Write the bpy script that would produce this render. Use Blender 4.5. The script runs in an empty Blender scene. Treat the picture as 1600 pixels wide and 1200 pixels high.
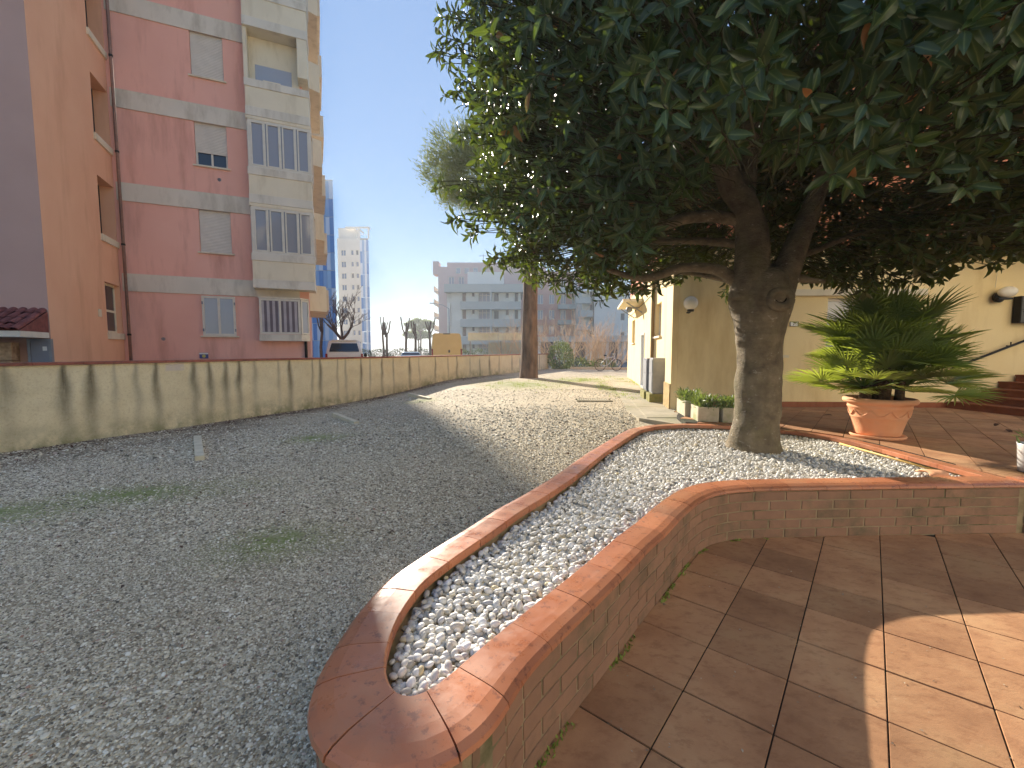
import bpy, bmesh, math, random
import numpy as np
from mathutils import Vector, Matrix, Euler, noise

R = math.radians
random.seed(7)
rng = np.random.default_rng(7)
sc = bpy.context.scene
COL = sc.collection

# ------------------------------------------------------------------ camera, sky, sun, exposure
cam_d = bpy.data.cameras.new('camera')
cam_d.sensor_width = 36.0
cam_d.lens = 36.0 * 680 / 1600
cam_d.clip_start = 0.05
cam_d.clip_end = 3000
cam = bpy.data.objects.new('camera', cam_d)
COL.objects.link(cam)
cam.location = (0, 0, 1.5)
cam.rotation_euler = (R(90) - math.atan(52 / 680), 0, 0)
sc.camera = cam

SUN_AZ, SUN_EL = R(-23.2), R(20.6)          # azimuth from +Y towards +X
world = bpy.data.worlds.new('World')
sc.world = world
world.use_nodes = True
wn = world.node_tree
sky = wn.nodes.new('ShaderNodeTexSky')
sky.sky_type = 'NISHITA'
sky.sun_disc = False
sky.sun_elevation = SUN_EL
sky.sun_rotation = SUN_AZ
sky.air_density = 1.0
sky.dust_density = 0.0
sky.ozone_density = 3.0
# the same sky with its brightness range softened, hue kept: the photograph's sky is even from top to horizon
sep = wn.nodes.new('ShaderNodeSeparateColor')
sep.mode = 'HSV'
pw = wn.nodes.new('ShaderNodeMath')
pw.operation = 'POWER'
pw.inputs[1].default_value = 0.22
sat = wn.nodes.new('ShaderNodeMath')
sat.operation = 'MINIMUM'
sat.inputs[1].default_value = 0.68
com = wn.nodes.new('ShaderNodeCombineColor')
com.mode = 'HSV'
wn.links.new(sky.outputs['Color'], sep.inputs[0])
wn.links.new(sep.outputs[0], com.inputs[0])
wn.links.new(sep.outputs[1], sat.inputs[0])
wn.links.new(sat.outputs[0], com.inputs[1])
wn.links.new(sep.outputs[2], pw.inputs[0])
wn.links.new(pw.outputs[0], com.inputs[2])
wn.links.new(com.outputs[0], wn.nodes['Background'].inputs['Color'])
wn.nodes['Background'].inputs['Strength'].default_value = 0.094

sun_d = bpy.data.lights.new('sun', 'SUN')
sun_d.energy = 2.0
sun_d.angle = R(0.53)
sun_d.color = (1.0, 0.90, 0.76)
sun = bpy.data.objects.new('sun', sun_d)
COL.objects.link(sun)
sun.location = (-20, 50, 30)
to_sun = Vector((math.sin(SUN_AZ) * math.cos(SUN_EL), math.cos(SUN_AZ) * math.cos(SUN_EL), math.sin(SUN_EL)))
sun.rotation_euler = to_sun.to_track_quat('Z', 'Y').to_euler()

sc.view_settings.view_transform = 'Standard'
sc.view_settings.look = 'None'
sc.view_settings.exposure = 2.62
sc.view_settings.gamma = 1
sc.view_settings.use_curve_mapping = False
sc.cycles.use_denoising = True
sc.cycles.max_bounces = 6
sc.cycles.diffuse_bounces = 4
sc.cycles.glossy_bounces = 3
sc.cycles.transmission_bounces = 4
sc.cycles.volume_bounces = 0
sc.cycles.sample_clamp_indirect = 6

# ------------------------------------------------------------------ helpers
def C(r, g, b, k=1.0):
    f = lambda v: (v / 255 / 12.92 if v / 255 <= 0.04045 else ((v / 255 + 0.055) / 1.055) ** 2.4) * k
    return (f(r), f(g), f(b), 1)


class NT:
    """small wrapper to write node trees briefly"""
    def __init__(self, name):
        self.mat = bpy.data.materials.new(name)
        self.mat.use_nodes = True
        self.t = self.mat.node_tree
        self.b = self.t.nodes['Principled BSDF']

    def n(self, typ, **kw):
        nd = self.t.nodes.new('ShaderNode' + typ)
        for k, v in kw.items():
            if hasattr(nd, k) and k not in ('Scale',):
                setattr(nd, k, v)
            else:
                nd.inputs[k.replace('_', ' ')].default_value = v
        return nd

    def l(self, a, b):
        self.t.links.new(a, b)

    def set(self, k, v):
        if isinstance(v, bpy.types.NodeSocket):
            self.l(v, self.b.inputs[k])
        else:
            self.b.inputs[k].default_value = v

    def pos(self, scale=(1, 1, 1), obj=False):
        m = self.n('Mapping')
        m.inputs['Scale'].default_value = scale
        if obj:
            self.l(self.n('TexCoord').outputs['Object'], m.inputs[0])
        else:
            self.l(self.n('NewGeometry').outputs['Position'], m.inputs[0])
        return m.outputs[0]

    def noise(self, vec, scale, detail=4, rough=0.55):
        nd = self.n('TexNoise', Scale=scale, Detail=detail, Roughness=rough)
        self.l(vec, nd.inputs['Vector'])
        return nd.outputs['Fac']

    def ramp(self, fac, stops):
        nd = self.n('ValToRGB')
        el = nd.color_ramp.elements
        while len(el) < len(stops):
            el.new(0.5)
        for e, (p, c) in zip(el, stops):
            e.position = p
            e.color = c if len(c) == 4 else (*c, 1)
        self.l(fac, nd.inputs[0])
        return nd.outputs[0]

    def mix(self, fac, a, b, mode='MIX'):
        nd = self.n('Mix', data_type='RGBA', blend_type=mode)
        for i, v in ((0, fac), (6, a), (7, b)):
            if isinstance(v, bpy.types.NodeSocket):
                self.l(v, nd.inputs[i])
            else:
                nd.inputs[i].default_value = v
        return nd.outputs[2]

    def math(self, op, a, b=0.0, clamp=False):
        nd = self.n('Math', operation=op, use_clamp=clamp)
        for i, v in ((0, a), (1, b)):
            if isinstance(v, bpy.types.NodeSocket):
                self.l(v, nd.inputs[i])
            else:
                nd.inputs[i].default_value = v
        return nd.outputs[0]

    def bump(self, h, strength=0.3, dist=0.01):
        nd = self.n('Bump', Strength=strength, Distance=dist)
        self.l(h, nd.inputs['Height'])
        self.l(nd.outputs[0], self.b.inputs['Normal'])

    def attr(self, name):
        return self.n('Attribute', attribute_name=name).outputs['Fac']

    def rand(self):
        return self.n('ObjectInfo').outputs['Random']


def M(name, c1, c2=None, rough=0.75, scale=3.0, bump=0.2, bscale=60, bdist=0.004, var=0.0, spec=0.3,
      metal=0.0, dirt=None, dscale=1.2, stretch=(1, 1, 1), dstretch=(1, 1, 1)):
    t = NT(name)
    p = t.pos(stretch)
    if c2 is None:
        c2 = tuple(v * 0.82 for v in c1[:3]) + (1,)
    f = t.noise(p, scale, 5)
    col = t.ramp(f, [(0.3, c2), (0.7, c1)])
    if dirt:
        d = t.noise(t.pos(dstretch), dscale, 7, 0.65)
        col = t.mix(t.ramp(d, [(0.5, (0, 0, 0)), (0.72, (1, 1, 1))]), col, dirt)
    if var:
        v = t.math('MULTIPLY_ADD', t.rand(), var)
        v.node.inputs[2].default_value = 1 - var / 2
        cx = t.n('CombineColor')
        for i in range(3):
            t.l(v, cx.inputs[i])
        col = t.mix(1.0, col, cx.outputs[0], 'MULTIPLY')
    t.set('Base Color', col)
    t.set('Roughness', rough)
    t.set('Specular IOR Level', spec)
    t.set('Metallic', metal)
    if bump:
        t.bump(t.noise(p, bscale, 4, 0.6), bump, bdist)
    return t.mat


class MB:
    def __init__(self):
        self.v, self.f = [], []

    def add(self, vs, fs):
        o = len(self.v)
        self.v += [tuple(p) for p in vs]
        self.f += [tuple(i + o for i in f) for f in fs]
        return self

    def box(self, x0, x1, y0, y1, z0, z1, m=None):
        vs = [(x, y, z) for z in (z0, z1) for y in (y0, y1) for x in (x0, x1)]
        if m is not None:
            vs = [m @ Vector(p) for p in vs]
        return self.add(vs, [(0, 2, 3, 1), (4, 5, 7, 6), (0, 1, 5, 4), (2, 6, 7, 3), (0, 4, 6, 2), (1, 3, 7, 5)])

    def prism(self, poly, z0, z1):
        n = len(poly)
        vs = [(x, y, z0) for x, y in poly] + [(x, y, z1) for x, y in poly]
        fs = [tuple(range(n - 1, -1, -1)), tuple(range(n, 2 * n))]
        fs += [(i, (i + 1) % n, n + (i + 1) % n, n + i) for i in range(n)]
        return self.add(vs, fs)

    def tube(self, pts, radii, n=8, cap=True, wob=0.0, seed=0.0):
        pts = [Vector(p) for p in pts]
        if not hasattr(radii, '__len__'):
            radii = [radii] * len(pts)
        vs, fs = [], []
        ref = None
        for i, p in enumerate(pts):
            d = (pts[min(i + 1, len(pts) - 1)] - pts[max(i - 1, 0)]).normalized()
            if ref is None:
                ref = d.orthogonal().normalized()
            ref = (ref - d * ref.dot(d))
            if ref.length < 1e-6:
                ref = d.orthogonal()
            ref.normalize()
            b = d.cross(ref)
            for k in range(n):
                a = 2 * math.pi * k / n
                r = radii[i]
                dirv = ref * math.cos(a) + b * math.sin(a)
                if wob:
                    q = p + dirv * r
                    r *= 1 + wob * (noise.noise(q * 3.1 + Vector((seed, 0, 0))) + 0.5 * noise.noise(q * 9 + Vector((seed, 5, 0))))
                vs.append(p + dirv * r)
        for i in range(len(pts) - 1):
            for k in range(n):
                a, b2 = i * n + k, i * n + (k + 1) % n
                fs.append((a, b2, b2 + n, a + n))
        if cap:
            fs.append(tuple(range(n - 1, -1, -1)))
            fs.append(tuple(range((len(pts) - 1) * n, len(pts) * n)))
        return self.add(vs, fs)

    def lathe(self, prof, n=32, c=(0, 0, 0)):
        vs, fs = [], []
        for r, z in prof:
            for k in range(n):
                a = 2 * math.pi * k / n
                vs.append((c[0] + r * math.cos(a), c[1] + r * math.sin(a), c[2] + z))
        for i in range(len(prof) - 1):
            for k in range(n):
                a, b = i * n + k, i * n + (k + 1) % n
                fs.append((a, b, b + n, a + n))
        fs.append(tuple(range(n - 1, -1, -1)))
        fs.append(tuple(range((len(prof) - 1) * n, len(prof) * n)))
        return self.add(vs, fs)

    def ball(self, c, r, n=20, m=12):
        pr = [(max(r[0] * math.sin(math.pi * i / m), 1e-4), -r[1] * math.cos(math.pi * i / m)) for i in range(m + 1)]
        return self.lathe(pr, n, c)

    def build(self, name, mat, parent=None, smooth=False, loc=None, rot=None, bevel=0.0):
        me = bpy.data.meshes.new(name)
        me.from_pydata(self.v, [], self.f)
        if bevel:
            bm = bmesh.new()
            bm.from_mesh(me)
            bmesh.ops.bevel(bm, geom=bm.edges[:], offset=bevel, segments=2, affect='EDGES', profile=0.6)
            bm.to_mesh(me)
            bm.free()
        me.update()
        if smooth:
            me.shade_smooth()
        return link(name, me, mat, parent, loc, rot)


def link(name, me, mat, parent=None, loc=None, rot=None):
    if mat is not None and not me.materials:
        me.materials.append(mat)
    o = bpy.data.objects.new(name, me)
    COL.objects.link(o)
    o.parent = parent
    if loc is not None:
        o.location = loc
    if rot is not None:
        o.rotation_euler = rot
    return o


def tag(o, label, cat, group=None):
    o['label'] = label
    o['category'] = cat
    if group:
        o['group'] = group
    return o


def kind(o, k, label=None):
    o['kind'] = k
    if label:
        o['label'] = label
    return o


def thing(name, label, cat, loc=(0, 0, 0), rz=0.0, group=None):
    o = bpy.data.objects.new(name, None)
    COL.objects.link(o)
    o.empty_display_size = 0.2
    o.location = loc
    o.rotation_euler = (0, 0, rz)
    return tag(o, label, cat, group)


def wall_panel(mb, x0, x1, z0, z1, ops, depth=0.14, y=0.0, back=True):
    """vertical wall in the local XZ plane facing -Y with recessed rectangular openings (xa, xb, za, zb)"""
    xs = sorted({x0, x1, *[o[0] for o in ops], *[o[1] for o in ops]})
    zs = sorted({z0, z1, *[o[2] for o in ops], *[o[3] for o in ops]})
    for i in range(len(xs) - 1):
        for j in range(len(zs) - 1):
            cx, cz = (xs[i] + xs[i + 1]) / 2, (zs[j] + zs[j + 1]) / 2
            if any(o[0] < cx < o[1] and o[2] < cz < o[3] for o in ops):
                continue
            mb.add([(xs[i], y, zs[j]), (xs[i + 1], y, zs[j]), (xs[i + 1], y, zs[j + 1]), (xs[i], y, zs[j + 1])], [(0, 1, 2, 3)])
    for a, b, c, d in ops:
        e = y + depth
        vs = [(a, y, c), (b, y, c), (b, y, d), (a, y, d), (a, e, c), (b, e, c), (b, e, d), (a, e, d)]
        fs = [(0, 4, 5, 1), (1, 5, 6, 2), (2, 6, 7, 3), (3, 7, 4, 0)]
        if back:
            fs.append((4, 7, 6, 5))
        mb.add(vs, fs)
    return mb


def smooth01(t):
    t = max(0.0, min(1.0, t))
    return t * t * (3 - 2 * t)


def ground_z(x, y):
    """the gravel yard rises gently from the street wall towards the yellow house"""
    t = (y - 2.0) / 6.6 * smooth01((x + 6.5) / 9.5)
    return 0.36 * smooth01(t) - 0.004

# ------------------------------------------------------------------ materials
MT = {}
MT['asphalt'] = M('asphalt', C(120, 118, 116), C(96, 95, 94), rough=0.9, scale=0.6, bump=0.3, bscale=120)
MT['grout'] = M('grout', C(52, 44, 36), C(40, 34, 26), rough=0.95, scale=9, bump=0.3, bscale=200, dirt=C(58, 66, 34), dscale=2.0)
MT['brick'] = M('brick', C(162, 124, 98), C(148, 114, 92), rough=0.85, scale=9, bump=0.35, bscale=90, bdist=0.003, var=0.16,
                dirt=C(112, 100, 76), dscale=4)
MT['mortar'] = M('mortar', C(176, 154, 122), C(146, 130, 100), rough=0.95, scale=7, bump=0.4, bscale=120, dirt=C(84, 88, 52), dscale=3)
MT['plaster_house'] = M('plaster_house', C(246, 224, 174), C(240, 216, 164), rough=0.85, scale=1.3, bump=0.35, bscale=120, bdist=0.004,
                        dirt=C(222, 194, 140), dscale=1.6, dstretch=(1, 1, 0.3))
MT['plinth_stone'] = M('plinth_stone', C(196, 172, 122), C(150, 124, 84), rough=0.95, scale=14, bump=0.9, bscale=26, bdist=0.02)
MT['pink'] = M('pink', C(246, 192, 174), C(240, 182, 164), rough=0.85, scale=0.7, bump=0.2, bscale=110, dirt=C(214, 156, 138), dscale=1.6, dstretch=(1, 1, 0.16))
MT['orange'] = M('orange', C(244, 192, 156), C(238, 182, 146), rough=0.9, scale=0.8, bump=0.35, bscale=80, dirt=C(224, 168, 132), dscale=1.4, dstretch=(1, 1, 0.2))
MT['mauve'] = M('mauve', C(206, 170, 156), C(196, 160, 146), rough=0.92, scale=0.8, bump=0.5, bscale=70, bdist=0.008)
MT['band'] = M('band', C(228, 220, 204), C(218, 210, 194), rough=0.85, scale=1.2, bump=0.15, dirt=C(188, 178, 160), dscale=1.8, dstretch=(1, 1, 0.3))
MT['cream'] = M('cream', C(234, 222, 196), C(226, 214, 188), rough=0.8, scale=1.5, bump=0.1, dirt=C(204, 190, 162), dscale=2.0, dstretch=(1, 1, 0.25))
MT['frame_white'] = M('frame_white', C(226, 220, 206), C(214, 206, 190), rough=0.45, scale=5, bump=0.05)
MT['shutter'] = M('shutter', C(226, 220, 208), C(214, 208, 196), rough=0.55, scale=4, bump=0.05)
MT['metal_grey'] = M('metal_grey', C(150, 152, 156), C(132, 135, 140), rough=0.5, scale=6, bump=0.05, metal=0.2)
MT['metal_dark'] = M('metal_dark', C(58, 56, 54), C(44, 42, 40), rough=0.5, scale=6, bump=0.05, metal=0.4)
MT['pipe'] = M('pipe', C(160, 130, 118), C(140, 112, 100), rough=0.6, scale=8, bump=0.05)
MT['roof_tile'] = M('roof_tile', C(150, 92, 82), C(116, 66, 60), rough=0.85, scale=8, bump=0.3, var=0.3)
MT['rough_stone'] = M('rough_stone', C(214, 186, 150), C(164, 132, 104), rough=0.95, scale=9, bump=1.0, bscale=22, bdist=0.02, var=0.2)
MT['concrete'] = M('concrete', C(190, 180, 156), C(160, 152, 130), rough=0.92, scale=3, bump=0.35, bscale=80, dirt=C(128, 128, 92), dscale=1.5)
MT['trough'] = M('trough', C(214, 206, 184), C(180, 172, 146), rough=0.9, scale=6, bump=0.5, bscale=70, dirt=C(150, 156, 96), dscale=3.5)
MT['terracotta'] = M('terracotta', C(238, 180, 138), C(226, 162, 120), rough=0.8, scale=5, bump=0.35, bscale=30, bdist=0.004, dirt=C(222, 168, 132), dscale=5)
MT['step_tile'] = M('step_tile', C(152, 92, 64), C(122, 72, 50), rough=0.6, scale=6, bump=0.2)
MT['skirting'] = M('skirting', C(160, 96, 66), C(136, 80, 54), rough=0.6, scale=5, bump=0.1, var=0.2)
MT['soil'] = M('soil', C(70, 52, 38), C(44, 34, 26), rough=1, scale=20, bump=1, bscale=60)
MT['opal'] = M('opal', C(246, 240, 226), C(240, 232, 216), rough=0.25, scale=3, bump=0)
MT['bark_pine'] = M('bark_pine', C(138, 112, 92), C(70, 54, 44), rough=0.95, scale=5, bump=1.0, bscale=12, bdist=0.04, stretch=(1, 1, 0.3))
MT['bare_wood'] = M('bare_wood', C(128, 108, 92), C(92, 78, 66), rough=0.95, scale=6, bump=0.3)
MT['bare_twig'] = M('bare_twig', C(224, 202, 172), C(190, 166, 138), rough=0.95, scale=3, bump=0)
MT['paint_white'] = M('paint_white', C(232, 232, 230), C(226, 226, 224), rough=0.25, scale=2, bump=0, spec=0.5)
MT['paint_yellow'] = M('paint_yellow', C(232, 196, 120), C(226, 188, 112), rough=0.35, scale=2, bump=0, spec=0.5)
MT['paint_blue'] = M('paint_blue', C(150, 180, 205), C(140, 170, 198), rough=0.25, scale=2, bump=0, spec=0.5)
MT['rubber'] = M('rubber', C(34, 34, 34), rough=0.85, bump=0)
MT['lamp_red'] = M('lamp_red', C(150, 40, 34), rough=0.2, bump=0, spec=0.5)
MT['curtain'] = M('curtain', C(176, 168, 164), rough=0.9, bump=0)
MT['brass'] = M('brass', C(160, 130, 84), rough=0.5, bump=0, metal=0.3)


def glass(name, c, rough=0.06):
    t = NT(name)
    t.set('Base Color', c)
    t.set('Roughness', rough)
    t.set('Specular IOR Level', 0.8)
    return t.mat


MT['glass_dark'] = glass('glass_dark', C(58, 60, 66))
MT['glass_pale'] = glass('glass_pale', C(168, 170, 178))
MT['glass_car'] = glass('glass_car', C(40, 48, 62))

# coping: smooth fired clay, damp and a little glossy in places
t = NT('coping')
p = t.pos()
col = t.ramp(t.noise(p, 4, 6), [(0.3, C(176, 108, 76)), (0.7, C(196, 130, 92))])
col = t.mix(t.ramp(t.noise(p, 26, 4, 0.7), [(0.56, (0, 0, 0)), (0.66, (0.8, 0.8, 0.8))]), col, C(134, 84, 66))
col = t.mix(t.ramp(t.noise(p, 2.2, 7, 0.7), [(0.5, (0, 0, 0)), (0.68, (0.5,) * 3)]), col, C(166, 128, 104))
v = t.math('MULTIPLY_ADD', t.rand(), 0.3)
v.node.inputs[2].default_value = 0.85
cx = t.n('CombineColor')
for i in range(3):
    t.l(v, cx.inputs[i])
t.set('Base Color', t.mix(1.0, col, cx.outputs[0], 'MULTIPLY'))
t.set('Roughness', t.ramp(t.noise(p, 9, 6, 0.7), [(0.38, (0.26,) * 3), (0.62, (0.5,) * 3)]))
t.set('Specular IOR Level', 0.45)
t.bump(t.noise(p, 150, 3), 0.12, 0.002)
MT['coping'] = t.mat

# floor tile: rough brown-orange clay with scratched relief, dirt and efflorescence
t = NT('floor_tile')
p = t.pos()
rot = t.n('Mapping')
rot.inputs['Rotation'].default_value = (0, 0, R(50))
rot.inputs['Scale'].default_value = (1.4, 2.6, 1)
t.l(t.n('NewGeometry').outputs['Position'], rot.inputs[0])
scr = t.noise(rot.outputs[0], 8, 8, 0.72)
col = t.ramp(t.noise(p, 2.2, 7, 0.62), [(0.28, C(146, 104, 74)), (0.5, C(174, 130, 94)), (0.74, C(192, 152, 112))])
col = t.mix(t.ramp(scr, [(0.36, (0.42,) * 3), (0.5, (0, 0, 0))]), col, C(128, 84, 58))
col = t.mix(t.ramp(t.noise(p, 1.1, 8, 0.7), [(0.56, (0, 0, 0)), (0.75, (0.55,) * 3)]), col, C(150, 118, 80))
col = t.mix(t.ramp(t.noise(p, 34, 3, 0.6), [(0.70, (0, 0, 0)), (0.8, (0.5,) * 3)]), col, C(200, 170, 140))
v = t.math('MULTIPLY_ADD', t.rand(), 0.34)
v.node.inputs[2].default_value = 0.82
cx = t.n('CombineColor')
for i in range(3):
    t.l(v, cx.inputs[i])
t.set('Base Color', t.mix(1.0, col, cx.outputs[0], 'MULTIPLY'))
t.set('Roughness', t.ramp(t.noise(p, 6, 6, 0.7), [(0.3, (0.68,) * 3), (0.7, (0.92,) * 3)]))
t.set('Specular IOR Level', 0.25)
t.bump(scr, 0.5, 0.006)
MT['floor_tile'] = t.mat

# gravel bed (below and beyond the loose stones)
t = NT('gravel_bed')
p = t.pos()
vo = t.n('TexVoronoi', Scale=62.0)
t.l(p, vo.inputs['Vector'])
cellr = t.n('SeparateColor')
t.l(vo.outputs['Color'], cellr.inputs[0])
col = t.ramp(cellr.outputs[0], [(0.0, C(146, 132, 108)), (0.35, C(194, 178, 148)), (0.75, C(224, 210, 178)), (1.0, C(246, 238, 214))])
big = t.noise(p, 0.5, 6, 0.6)
col = t.mix(t.ramp(big, [(0.35, (0.4,) * 3), (0.65, (0, 0, 0))]), col, C(128, 116, 98))
dn = t.noise(p, 7, 5, 0.7)
moss = t.math('MULTIPLY', t.attr('moss'), t.ramp(dn, [(0.3, (0.25,) * 3), (0.62, (1, 1, 1))]), True)
col = t.mix(moss, col, C(122, 142, 62))
lit = t.math('MULTIPLY', t.attr('litter'), t.ramp(t.noise(p, 5, 6, 0.75), [(0.36, (0, 0, 0)), (0.6, (1, 1, 1))]), True)
col = t.mix(lit, col, C(88, 62, 54))
t.set('Base Color', col)
t.set('Roughness', 0.9)
t.set('Specular IOR Level', 0.25)
t.bump(t.math('SUBTRACT', 1.0, vo.outputs['Distance']), 0.8, 0.011)
MT['gravel_bed'] = t.mat

t = NT('gravel_stone')
rnd = t.rand()
col = t.ramp(rnd, [(0.0, C(106, 99, 86)), (0.25, C(170, 161, 141)), (0.6, C(214, 205, 182)), (0.85, C(235, 227, 206)), (0.96, C(252, 248, 233)), (1.0, C(168, 128, 108))])
t.set('Base Color', col)
t.set('Roughness', 0.75)
t.set('Specular IOR Level', 0.3)
MT['gravel_stone'] = t.mat

t = NT('pebble')
rnd = t.rand()
col = t.ramp(rnd, [(0.0, C(172, 165, 150)), (0.25, C(204, 200, 190)), (0.7, C(228, 225, 217)), (0.9, C(240, 238, 232)), (0.93, C(214, 196, 150)), (0.97, C(186, 186, 190)), (1.0, C(150, 150, 150))])
veins = t.noise(t.pos((1, 1, 1)), 60, 4, 0.6)
col = t.mix(t.ramp(veins, [(0.5, (0, 0, 0)), (0.8, (0.4,) * 3)]), col, C(180, 172, 156))
t.set('Base Color', col)
t.set('Roughness', 0.55)
t.set('Specular IOR Level', 0.35)
MT['pebble'] = t.mat

# street wall plaster with run-off stains (attribute painted per vertex from the drip positions)
t = NT('plaster_wall')
p = t.pos()
col = t.ramp(t.noise(p, 3, 7, 0.65), [(0.3, C(234, 219, 180)), (0.7, C(248, 236, 200))])
col = t.mix(t.ramp(t.noise(p, 28, 3, 0.7), [(0.5, (0, 0, 0)), (0.72, (0.5,) * 3)]), col, C(208, 190, 148))
st = t.math('MULTIPLY', t.attr('stain'), t.ramp(t.noise(t.pos((5, 5, 1.2)), 3.2, 6, 0.7), [(0.2, (0.55,) * 3), (0.5, (1, 1, 1))]), True)
col = t.mix(st, col, C(70, 62, 42))
al = t.math('MULTIPLY', t.attr('algae'), t.ramp(t.noise(p, 4, 6, 0.7), [(0.35, (0, 0, 0)), (0.6, (1, 1, 1))]), True)
col = t.mix(al, col, C(120, 124, 72))
pale = t.math('MULTIPLY', t.attr('patch'), t.ramp(t.noise(p, 9, 5, 0.6), [(0.35, (0.3,) * 3), (0.5, (1, 1, 1))]), True)
col = t.mix(pale, col, C(226, 212, 196))
t.set('Base Color', col)
t.set('Roughness', 0.92)
t.bump(t.noise(t.pos((1, 1, 1.6)), 34, 5, 0.65), 0.8, 0.02)
MT['plaster_wall'] = t.mat

# magnolia leaf: glossy dark green above, rust-brown felt below, some light through it
def leaf_mat(name, top, under, trans, tw, rough=0.33):
    t = NT(name)
    geo = t.n('NewGeometry')
    tint = t.math('ADD', t.attr('tint'), t.math('MULTIPLY', t.rand(), 0.6), False)
    sh = t.math('MULTIPLY_ADD', tint, 0.7)
    sh.node.inputs[2].default_value = 0.6
    cx = t.n('CombineColor')
    for i in range(3):
        t.l(sh, cx.inputs[i])
    old = t.math('GREATER_THAN', tint, 1.5)
    rib = t.math('POWER', t.attr('rib'), 9.0, True)
    topc = t.mix(1.0, t.mix(old, t.mix(t.math('MULTIPLY', rib, 0.55), top, C(150, 158, 96)), C(128, 84, 52)), cx.outputs[0], 'MULTIPLY')
    col = t.mix(geo.outputs['Backfacing'], topc, t.mix(1.0, under, cx.outputs[0], 'MULTIPLY'))
    t.set('Base Color', col)
    t.set('Roughness', rough)
    t.set('Specular IOR Level', 0.5)
    tr = t.n('BsdfTranslucent')
    tr.inputs['Color'].default_value = trans
    mx = t.n('MixShader')
    mx.inputs[0].default_value = tw
    t.l(t.b.outputs[0], mx.inputs[1])
    t.l(tr.outputs[0], mx.inputs[2])
    t.l(mx.outputs[0], t.t.nodes['Material Output'].inputs['Surface'])
    return t.mat


MT['magnolia_leaf'] = leaf_mat('magnolia_leaf', C(50, 72, 42), C(92, 84, 56), C(132, 156, 46), 0.18)
MT['palm_leaf'] = leaf_mat('palm_leaf', C(100, 122, 66), C(108, 124, 78), C(190, 205, 70), 0.36, 0.35)
MT['shrub_leaf'] = leaf_mat('shrub_leaf', C(92, 112, 66), C(104, 120, 80), C(150, 170, 70), 0.25, 0.5)
MT['pine_needle'] = leaf_mat('pine_needle', C(94, 110, 66), C(94, 110, 66), C(150, 160, 70), 0.25, 0.6)
MT['grass'] = leaf_mat('grass', C(128, 142, 66), C(128, 142, 66), C(170, 190, 70), 0.3, 0.6)

t = NT('bark_magnolia')
p = t.pos()
col = t.ramp(t.noise(p, 7, 7, 0.65), [(0.3, C(88, 76, 60)), (0.55, C(126, 112, 88)), (0.8, C(152, 138, 112))])
col = t.mix(t.ramp(t.noise(t.pos((1, 1, 1.8)), 10, 6, 0.75), [(0.6, (0, 0, 0)), (0.68, (0.75,) * 3)]), col, C(186, 178, 160))
col = t.mix(t.ramp(t.noise(p, 2.5, 6, 0.7), [(0.5, (0, 0, 0)), (0.7, (0.6,) * 3)]), col, C(104, 98, 62))
t.set('Base Color', col)
t.set('Roughness', 0.9)
t.bump(t.noise(t.pos((1, 1, 2.2)), 16, 7, 0.7), 0.9, 0.03)
MT['bark_magnolia'] = t.mat

# ------------------------------------------------------------------ the ground
g = MB()
g.add([(-700, -300, -0.06), (700, -300, -0.06), (700, 1100, -0.06), (-700, 1100, -0.06)], [(0, 1, 2, 3)])
kind(g.build('ground', MT['asphalt']), 'structure')

W0, WD = Vector((-7.52, 6.30, 0)), Vector((0.4203, 0.9074, 0))       # street wall line, yard face
WN = Vector((0.9074, -0.4203, 0))
HC, HE = (3.17, 8.35), (5.03, 18.96)                                  # house side facade ends


def wall_x(y):
    return W0.x + (y - W0.y) * WD.x / WD.y


# planter loops -------------------------------------------------------------
INNER = [(-0.345, 1.235), (-0.425, 1.325), (-0.462, 1.462), (-0.472, 1.695), (-0.428, 1.946), (-0.282, 2.234), (-0.118, 2.523),
         (0.043, 2.834), (0.215, 3.10), (0.484, 3.56), (0.972, 4.522), (1.532, 5.506), (1.75, 5.86), (2.05, 6.12), (2.5, 6.25),
         (2.95, 6.20), (3.40, 6.0), (3.75, 5.72), (3.97, 5.38), (4.05, 5.0), (4.05, 3.645),
         (3.079, 3.612), (2.168, 3.565), (1.78, 3.535), (1.50, 3.44), (1.322, 3.307), (1.15, 3.125), (0.956, 2.882), (0.789, 2.65),
         (0.603, 2.424), (0.434, 2.191), (0.254, 1.956), (0.078, 1.734), (-0.096, 1.506), (-0.262, 1.27)]


def resample(loop, step, sharp=()):
    out = []
    n = len(loop)
    for i in range(n):
        a, b = np.array(loop[i]), np.array(loop[(i + 1) % n])
        k = max(1, int(round(np.linalg.norm(b - a) / step)))
        for j in range(k):
            out.append(a + (b - a) * j / k)
    return np.array(out)


def soften(P, it, keep):
    for _ in range(it):
        Q = (np.roll(P, 1, 0) + 2 * P + np.roll(P, -1, 0)) / 4
        Q[keep] = P[keep]
        P = Q
    return P


IN = resample(INNER, 0.03)
corner = int(np.argmin(np.linalg.norm(IN - np.array([4.05, 3.645]), axis=1)))
IN = soften(IN, 12, [corner])
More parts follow.
